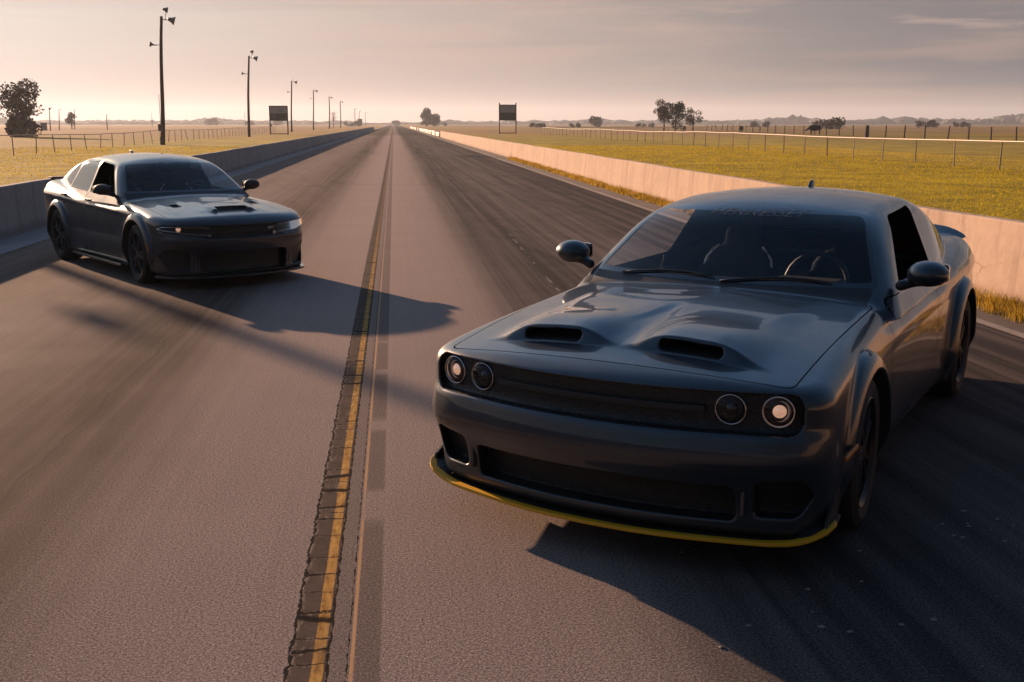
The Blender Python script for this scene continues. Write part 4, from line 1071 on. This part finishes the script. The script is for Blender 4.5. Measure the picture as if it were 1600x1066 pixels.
# ------------------------------------------------------------------ trees, bushes, cattle
def leaf_mat(name, c, c2):
    m = mat(name, c, 0.8, spec=.2); nt = m.node_tree; b = nt.nodes['Principled BSDF']
    g = nt.nodes.new('ShaderNodeNewGeometry'); n = noise(nt, g.outputs['Position'], 1.3, 4, 0.7)
    nt.links.new(n.ramp([(.35, c), (.65, c2)]).k, b.inputs['Base Color']); return m
M_leafr = leaf_mat('rusty_leaves', (0.055, 0.038, 0.026), (0.105, 0.060, 0.036))
M_leafg = leaf_mat('dark_leaves', (0.030, 0.034, 0.016), (0.060, 0.058, 0.026))
M_leafb = leaf_mat('brown_leaves', (0.085, 0.055, 0.035), (0.13, 0.085, 0.05))
M_bark = mat('bark', (0.055, 0.042, 0.034), 0.95, var=.3)
def leaves(clumps, n, size, seed, flat=.8):
    g = np.random.default_rng(seed); w = np.array([c[3] ** 2 for c in clumps]); w = w / w.sum(); idx = g.choice(len(clumps), n, p=w)
    C_ = np.array([c[:3] for c in clumps])[idx]; Rr = np.array([c[3] for c in clumps])[idx]
    d = g.normal(size=(n, 3)); d /= np.linalg.norm(d, axis=1, keepdims=True); rad = Rr * g.uniform(.35, 1.08, n) ** .55
    P = C_ + d * rad[:, None] * [1, 1, flat]
    a = g.normal(size=(n, 3)); a /= np.linalg.norm(a, axis=1, keepdims=True); b = np.cross(a, g.normal(size=(n, 3))); b /= np.linalg.norm(b, axis=1, keepdims=True)
    s = size * g.uniform(.6, 1.4, n)[:, None]
    V = np.stack([P - a * s, P + b * s * .7, P + a * s, P - b * s * .7], 1).reshape(-1, 3); F = np.arange(4 * n).reshape(-1, 4); return V, F
def tree(x, y, h, w, label, m_leaf, seed, n=2600, nclump=16, trunk_h=.35, rt=.16, base=.25, size=.14, cat='tree', spread=1.0, name='tree'):
    r = random.Random(seed); e = empty(name, (x, y, -.05), 0, label, cat)
    cl = []
    for i in range(nclump):
        t = r.random(); z = h * (base + (1 - base) * (.12 + .80 * t)); env = math.sin(math.pi * min(1, .20 + .72 * t)) ** .6
        a = r.uniform(0, 6.28); q = r.uniform(.15, 1) ** .6 * w / 2 * env * spread * .78
        cl.append((q * math.cos(a), q * math.sin(a), z, w * r.uniform(.16, .27)))
    m = MB(); m.tube([(0, 0, 0), (.05 * w * .1, 0, h * trunk_h * .5), (0, 0.03, h * trunk_h), (.02, 0, h * .75)], [rt * 1.2, rt, rt * .75, rt * .2], 8)
    m.build('trunk', M_bark, e, True)
    for c in cl[:9]:
        m = MB(); z0 = h * trunk_h * r.uniform(.7, 1.3); z0 = min(z0, c[2] - .1)
        m.tube([(0, 0, z0), (c[0] * .5, c[1] * .5, (z0 + c[2]) / 2 + .1), (c[0], c[1], c[2])], [rt * .42, rt * .26, rt * .08], 6); m.build('limb', M_bark, e, True)
    V, F = leaves(cl, n, size, seed); link('crown', mesh_np('crown', V, F, smooth=False), m_leaf, e)
    return e
def bush(x, y, h, w, label, m_leaf, seed, n=900, group=None):
    r = random.Random(seed)
    cl = [(r.uniform(-.42, .42) * w, r.uniform(-.3, .3) * w, h * r.uniform(.25, .62), h * r.uniform(.28, .42)) for _ in range(12)]
    V, F = leaves(cl, n, max(.12, h * .085), seed, .9); o = link('bush', mesh_np('bush', V, F, smooth=False), m_leaf); o.location = (x, y, 0)
    return tag(o, label, 'bush', group)
tree(-52.9, 166.4, 7.3, 6.9, 'broad rust brown tree at the left edge of the picture', M_leafr, 11, n=3300, nclump=20, base=.38, trunk_h=.45, rt=.24, size=.17)
bush(-52.7, 165.6, 3.6, 2.7, 'leafy suckers around the foot of the rust brown tree at the left edge', M_leafr, 12, 1300)
tree(-108.8, 392.0, 5.3, 4.6, 'small reddish tree in the left field between thin poles', M_leafb, 13, n=900, nclump=11, base=.3, size=.20)
tree(63.6, 258.0, 7.3, 5.6, 'thin brownish tree, left one of the three trees in the right field', M_leafb, 14, n=3000, nclump=17, base=.30, size=.15)
tree(66.6, 259.0, 6.7, 5.4, 'dense dark green tree, middle one of the three trees in the right field', M_leafg, 15, n=3600, nclump=18, base=.12, size=.15)
tree(70.9, 259.0, 5.7, 4.2, 'small sparse tree, right one of the three trees in the right field', M_leafb, 16, n=1300, nclump=13, base=.25, size=.14)
tree(20.3, 700.0, 11.0, 9.6, 'far dense tree right of the end of the strip, taller left half', M_leafr, 17, n=1800, nclump=14, base=.08, size=.45, trunk_h=.2, rt=.3)
tree(26.0, 705.0, 9.2, 9.0, 'far dense tree right of the end of the strip, lower right half', M_leafr, 18, n=1700, nclump=14, base=.05, size=.45, trunk_h=.2, rt=.3)
tree(-27.6, 520.0, 8.0, 4.6, 'thin bare tree beside the sixth light pole', M_leafb, 19, n=260, nclump=9, base=.35, size=.16, spread=.8)
for i, (x, y, h, w, lab, mm) in enumerate([
    (187.7, 558, 3.6, 9.5, 'dark low bush in the right field, left of the standing cow', M_leafr),
    (147.5, 365, 4.6, 10.5, 'dark broad bush just right of the standing cow', M_leafr),
    (233.0, 468, 4.0, 11.5, 'dark rounded bush in the right field nearest the right edge', M_leafr),
    (292.6, 547, 3.4, 9.0, 'low flat bush at the far right edge of the field', M_leafb),
    (118.0, 640, 6.6, 8.0, 'small brown tree shaped bush on the skyline above the cow', M_leafb),
    (92.0, 560, 2.6, 6.5, 'small dark bush on the skyline right of the right scoreboard', M_leafg),
    (128.0, 560, 2.6, 12.0, 'long low bush on the skyline left of the three trees', M_leafr),
    (-190.0, 1200, 8.5, 12.0, 'rounded bush on the left skyline between the first two light poles', M_leafr),
    (-150.0, 1190, 6.0, 7.0, 'small bush on the left skyline right of the rounded bush', M_leafr),
    (-120.0, 1180, 6.5, 9.0, 'low bush on the left skyline near the second light pole', M_leafb),
    (1.5, 1280, 6.5, 9.5, 'dark low bush at the vanishing end of the strip', M_leafr),
    (34.0, 860, 3.8, 14.0, 'flat dark bush at the far end of the white guard rail', M_leafr),
    (-29.0, 800, 4.2, 12.0, 'low brush under the tiny far board', M_leafr),
    (62.0, 480, 2.6, 7.5, 'brown brush below the right scoreboard panel', M_leafr)]):
    bush(x, y, h, w, lab, mm, 40 + i, 1000)
# thin utility poles in the left field
M_thin = mat('thin_pole', (0.07, 0.055, 0.05), 0.8)
for i, (x, y, h, ln, lab) in enumerate([
    (-94.6, 320, 6.1, 0.02, 'thin pole with a small box at its foot, nearest the left tree'), (-98.0, 340, 5.9, .06, 'thin leaning pole right of the pole with the box'),
    (-106.0, 385, 6.4, .05, 'thin pole beside the small reddish tree'), (-87.0, 351, 4.7, 0.0, 'short thin pole left of the nearest light pole'),
    (-149.9, 715, 8.5, 0.0, 'thin pole on the left skyline touching the nearest light pole'), (-91, 700, 9.0, 0.0, 'thin pole above the skyline between the first two light poles')]):
    m = MB(); m.bar((0, 0, -.1), (ln * h, 0, h), .13 + y * .00012, .09, 7)
    if i in (0, 1, 2): m.bar((ln * h, 0, h - .05), (ln * h + .9, 0, h + .12), .05)
    if i == 0: m.box((.25, 0, h - .2), (.5, .3, .5))
    o = m.build('utility_pole', M_thin); o.location = (x, y, 0); tag(o, lab, 'pole', 'thin poles in the left field')
m = MB(); m.box((0, 0, 1.0), (1.5, 1.0, 2.0), None, .04); m.box((.0, 0, 2.06), (1.7, 1.2, .12)); o = m.build('equipment_cabinet', mat('cabinet_grey', (.10, .095, .09), .6)); o.location = (-96.6, 321, 0)
tag(o, 'grey equipment cabinet at the foot of the thin pole in the left field', 'cabinet')
# cattle
M_cow = mat('black_hide', (0.010, 0.009, 0.009), 0.8, var=.3)
def cow(x, y, rz, s, label, head=0.0):
    def f(X, Y, Z):
        Y0 = np.abs(Y)
        b = cap3(X, Y, Z, (-.62, 0, 1.08), (.55, 0, 1.10), .34, .33); b = smin(b, cap3(X, Y, Z, (-.2, 0, .95), (.2, 0, .97), .36, .36), .15)
        b = smin(b, cap3(X, Y, Z, (.62, 0, 1.12), (1.05, 0, 1.18 - head), .24, .15), .15)
        b = smin(b, cap3(X, Y, Z, (1.05, 0, 1.24 - head), (1.38, 0, 1.02 - head * 1.2), .13, .08), .06)
        b = smin(b, cap3(X, Y0, Z, (1.06, .10, 1.32 - head), (1.03, .25, 1.33 - head), .045, .03), .02)
        for a, c_ in (((.52, .20, .85), (.50, .20, .45)), ((-.66, .20, .95), (-.78, .20, .52))):
            b = smin(b, cap3(X, Y0, Z, a, c_, .15, .075), .08); b = smin(b, cap3(X, Y0, Z, c_, (c_[0] + (.0 if a[0] > 0 else .08), .20, .04), .07, .05), .03)
        b = smin(b, cap3(X, Y, Z, (-.95, 0, 1.25), (-1.06, 0, .62), .035, .03), .04); return b
    o = blob('cow', f, (-1.2, -.5, -.05), (1.55, .5, 1.6), .05, M_cow); o.location = (x, y, 0); o.rotation_euler = (0, 0, rz); o.scale = (s,) * 3
    return tag(o, label, 'cow', 'black cattle grazing in the right field')
cow(70.3, 180.4, R(170), 1.12, 'large black cow standing side on in the right field before a dark bush', .35)
cow(72.2, 226, R(60), 1.0, 'smaller black cow seen from behind, between the three trees and the large cow', .45)
cow(66.2, 250, R(100), .95, 'small black cow under the three trees in the right field', .5)
# pale truck parked far down on the left
e = empty('parked_truck', (-26.8, 700, 0), R(80), 'tiny pale truck parked far down the left side near the last poles', 'truck')
M_truck = mat('pale_truck', (.33, .33, .34), .4)
f_tr = lambda X, Y, Z: smin(rbox3(X, Y, Z, (0, 0, .85), (2.6, .95, .42), .15), smax(rbox3(X, Y, Z, (.2, 0, 1.5), (1.1, .85, .40), .2), -9 + 0 * X, .01), .05)
blob('body', f_tr, (-2.9, -1.2, .3), (2.9, 1.2, 2.1), .12, M_truck, e)
for x in (-1.6, 1.7):
    for s in (-1, 1): m = MB(); m.lathe([(0.01, -.12), (.38, -.12), (.38, .12), (.01, .12)], c=(x, s * .85, .38), axis='Y', seg=16); m.build('wheel', M_tyre, e)
m = MB(); m.box((.2, 0, 1.52), (1.5, 1.74, .42), None, .03); m.build('window', M_gloss, e)

# far woods on the skyline
def woods():
    g = random.Random(21); V = []; F = []
    bm = bmesh.new(); bmesh.ops.create_icosphere(bm, subdivisions=1, radius=1); sv = [tuple(v.co) for v in bm.verts]; sf = [tuple(v.index for v in f.verts) for f in bm.faces]; bm.free()
    for i in range(2600):
        a = R(g.uniform(-42, 46)); d = g.uniform(1900, 2900)
        x = d * math.sin(a); y = d * math.cos(a); k = max(0, min(1, (math.degrees(a) - 12) / 14))
        h = g.uniform(3.5, 8.0) + 6.5 * k * (0.6 + .4 * math.sin(a * 60)) + (5 * max(0, math.sin(a * 37 + 1)) ** 6)
        if abs(math.degrees(a)) < 2.0: h *= .4
        w = g.uniform(8, 22); o = len(V)
        for p in sv: q = 1 + g.uniform(-.28, .28); V.append((x + p[0] * w * q, y + p[1] * w * q, max(-.5, h * .45 + p[2] * h * .58 * q)))
        F += [tuple(j + o for j in f) for f in sf]
    o = link('far_woods', mesh_np('far_woods', V, F, smooth=False), leaf_mat('far_foliage', (0.035, 0.037, 0.026), (0.055, 0.050, 0.034))); o['kind'] = 'stuff'
woods()

# ------------------------------------------------------------------ grass blades and roadside weeds
def blade_mat(name, stops):
    m = mat(name, (0.2, .15, .03), 0.8, spec=.15); nt = m.node_tree; b = nt.nodes['Principled BSDF']
    g = nt.nodes.new('ShaderNodeNewGeometry'); n = noise(nt, g.outputs['Position'], 1.1, 5, 0.7)
    c = n.ramp(stops); nt.links.new(c.k, b.inputs['Base Color'])
    t = nt.nodes.new('ShaderNodeBsdfTranslucent'); nt.links.new(c.k, t.inputs[0]); mx = nt.nodes.new('ShaderNodeMixShader'); mx.inputs[0].default_value = .45
    nt.links.new(b.outputs[0], mx.inputs[1]); nt.links.new(t.outputs[0], mx.inputs[2]); nt.links.new(mx.outputs[0], nt.nodes['Material Output'].inputs[0]); return m
def blades(name, P, hmin, hmax, w, m, seed):
    g = np.random.default_rng(seed); n = len(P); a = g.uniform(0, 6.28, n); h = g.uniform(hmin, hmax, n) * P[:, 3]; d = np.stack([np.cos(a), np.sin(a), 0 * a], 1)
    ww = w * (0.7 + P[:, 1:2] / 18.0); ln = g.normal(0, .35, (n, 2)) * h[:, None]; B = P[:, :3]
    top = B + np.concatenate([ln, h[:, None]], 1); mid = B + np.concatenate([ln * .35, h[:, None] * .55], 1)
    V = np.stack([B - d * ww, B + d * ww, mid + d * ww * .7, top, mid - d * ww * .7], 1).reshape(-1, 3)
    k = np.arange(n)[:, None] * 5; F = np.concatenate([k + [[0, 1, 2]], k + [[0, 2, 4]], k + [[4, 2, 3]]])
    o = link(name, mesh_np(name, V, F, smooth=False), m); o['kind'] = 'stuff'; return o
g = np.random.default_rng(5)
def cluster(n, x0, x1, y0, y1, seed, cnt=600, s=.18, power=1.6):
    g = np.random.default_rng(seed); cy = y0 + (y1 - y0) * g.random(cnt) ** power; cx = g.uniform(x0, x1, cnt); ch = g.uniform(.5, 1.3, cnt); i = g.integers(0, cnt, n)
    x = cx[i] + g.normal(0, s, n); y = cy[i] + g.normal(0, s * 1.4, n); ok = (x > x0 - .05) & (x < x1 + .02)
    P = np.stack([x, y, np.full(n, -.03), ch[i]], 1)[ok]; return P
M_weed = blade_mat('weed_blades', [(.3, (0.10, 0.085, 0.012)), (.5, (0.38, 0.24, 0.03)), (.7, (0.52, 0.36, 0.10))])
blades('weeds', np.concatenate([cluster(26000, 6.12, 6.43, 4, 60, 31, 700, .10), cluster(9000, 5.95, 6.43, 6, 14, 32, 60, .12)]) + [0, 0, .03, 0], .05, .15, .004, M_weed, 1)
M_blade = blade_mat('field_blades', [(.3, (0.20, 0.15, 0.006)), (.5, (0.46, 0.33, 0.006)), (.7, (0.60, 0.43, 0.015))])
def field(n, x0, x1, y0, y1, seed):
    g = np.random.default_rng(seed); y = y0 + (y1 - y0) * g.random(n) ** 2.0; x = g.uniform(x0, x1, n)
    return np.stack([x, y, np.full(n, -.03), g.uniform(.6, 1.3, n)], 1)
soil_ok = lambda P: P[~((P[:, 0] < 11.3) & (P[:, 1] < 20.5) & (g.random(len(P)) > .12))]
blades('grass', np.concatenate([soil_ok(field(90000, 6.75, 34, 9, 95, 41)), field(50000, -30, -6.75, 14, 95, 42)]), .02, .06, .005, M_blade, 2)
# leaves and bits of gravel on the shaded asphalt, bottom right
V = []; F = []
for i in range(46):
    x = g.uniform(1.1, 3.3); y = g.uniform(2.9, 4.9); s_ = g.uniform(.006, .017); k = len(V)
    for a in range(6): V.append((x + s_ * math.cos(a) * g.uniform(.7, 1.3), y + s_ * math.sin(a) * g.uniform(.5, .9), .002))
    V.append((x, y, .002 + s_ * .5)); F += [(k + a, k + (a + 1) % 6, k + 6) for a in range(6)]
o = link('gravel', mesh_np('gravel', V, F, smooth=False), mat('gravel_bits', (.20, .17, .15), .8)); o['kind'] = 'stuff'
# leafy weeds at the foot of the right wall
for i, (y, x) in enumerate([(22.2, 6.30), (19.9, 6.28)]):
    m = MB(); rr_ = random.Random(i)
    for k in range(26):
        a = rr_.uniform(0, 6.28); q = rr_.uniform(.02, .12); h = rr_.uniform(.04, .13) if i else rr_.uniform(.04, .30)
        if h > .15: q *= .25
        m.poly([(q * math.cos(a), q * math.sin(a), h), (q * math.cos(a) + .03, q * math.sin(a) + .01, h + .02), (q * math.cos(a) + .01, q * math.sin(a) + .035, h + .045), (q * math.cos(a) - .02, q * math.sin(a) + .02, h + .02)])
        m.bar((0, 0, 0), (q * math.cos(a), q * math.sin(a), h), .004, .002, 5)
    o = m.build('weed_plant', M_leafg); o.location = (x, y, 0); tag(o, ['tall dark weed at the foot of the right wall', 'short dark weed at the foot of the right wall, nearer the coupe'][i], 'weed')

# ------------------------------------------------------------------ haze
HAZE = True
if HAZE:
    m = MB(); m.box((0, 0, 39.0), (11000, 11000, 80.0)); 
    hm = bpy.data.materials.new('haze_air'); hm.use_nodes = True; nt = hm.node_tree; nt.nodes.remove(nt.nodes['Principled BSDF'])
    v = nt.nodes.new('ShaderNodeVolumePrincipled'); v.inputs['Color'].default_value = (0.80, 0.88, 1.0, 1); v.inputs['Density'].default_value = 0.00018; v.inputs['Anisotropy'].default_value = 0.35
    nt.links.new(v.outputs[0], nt.nodes['Material Output'].inputs['Volume'])
    o = m.build('haze', hm); o['kind'] = 'stuff'
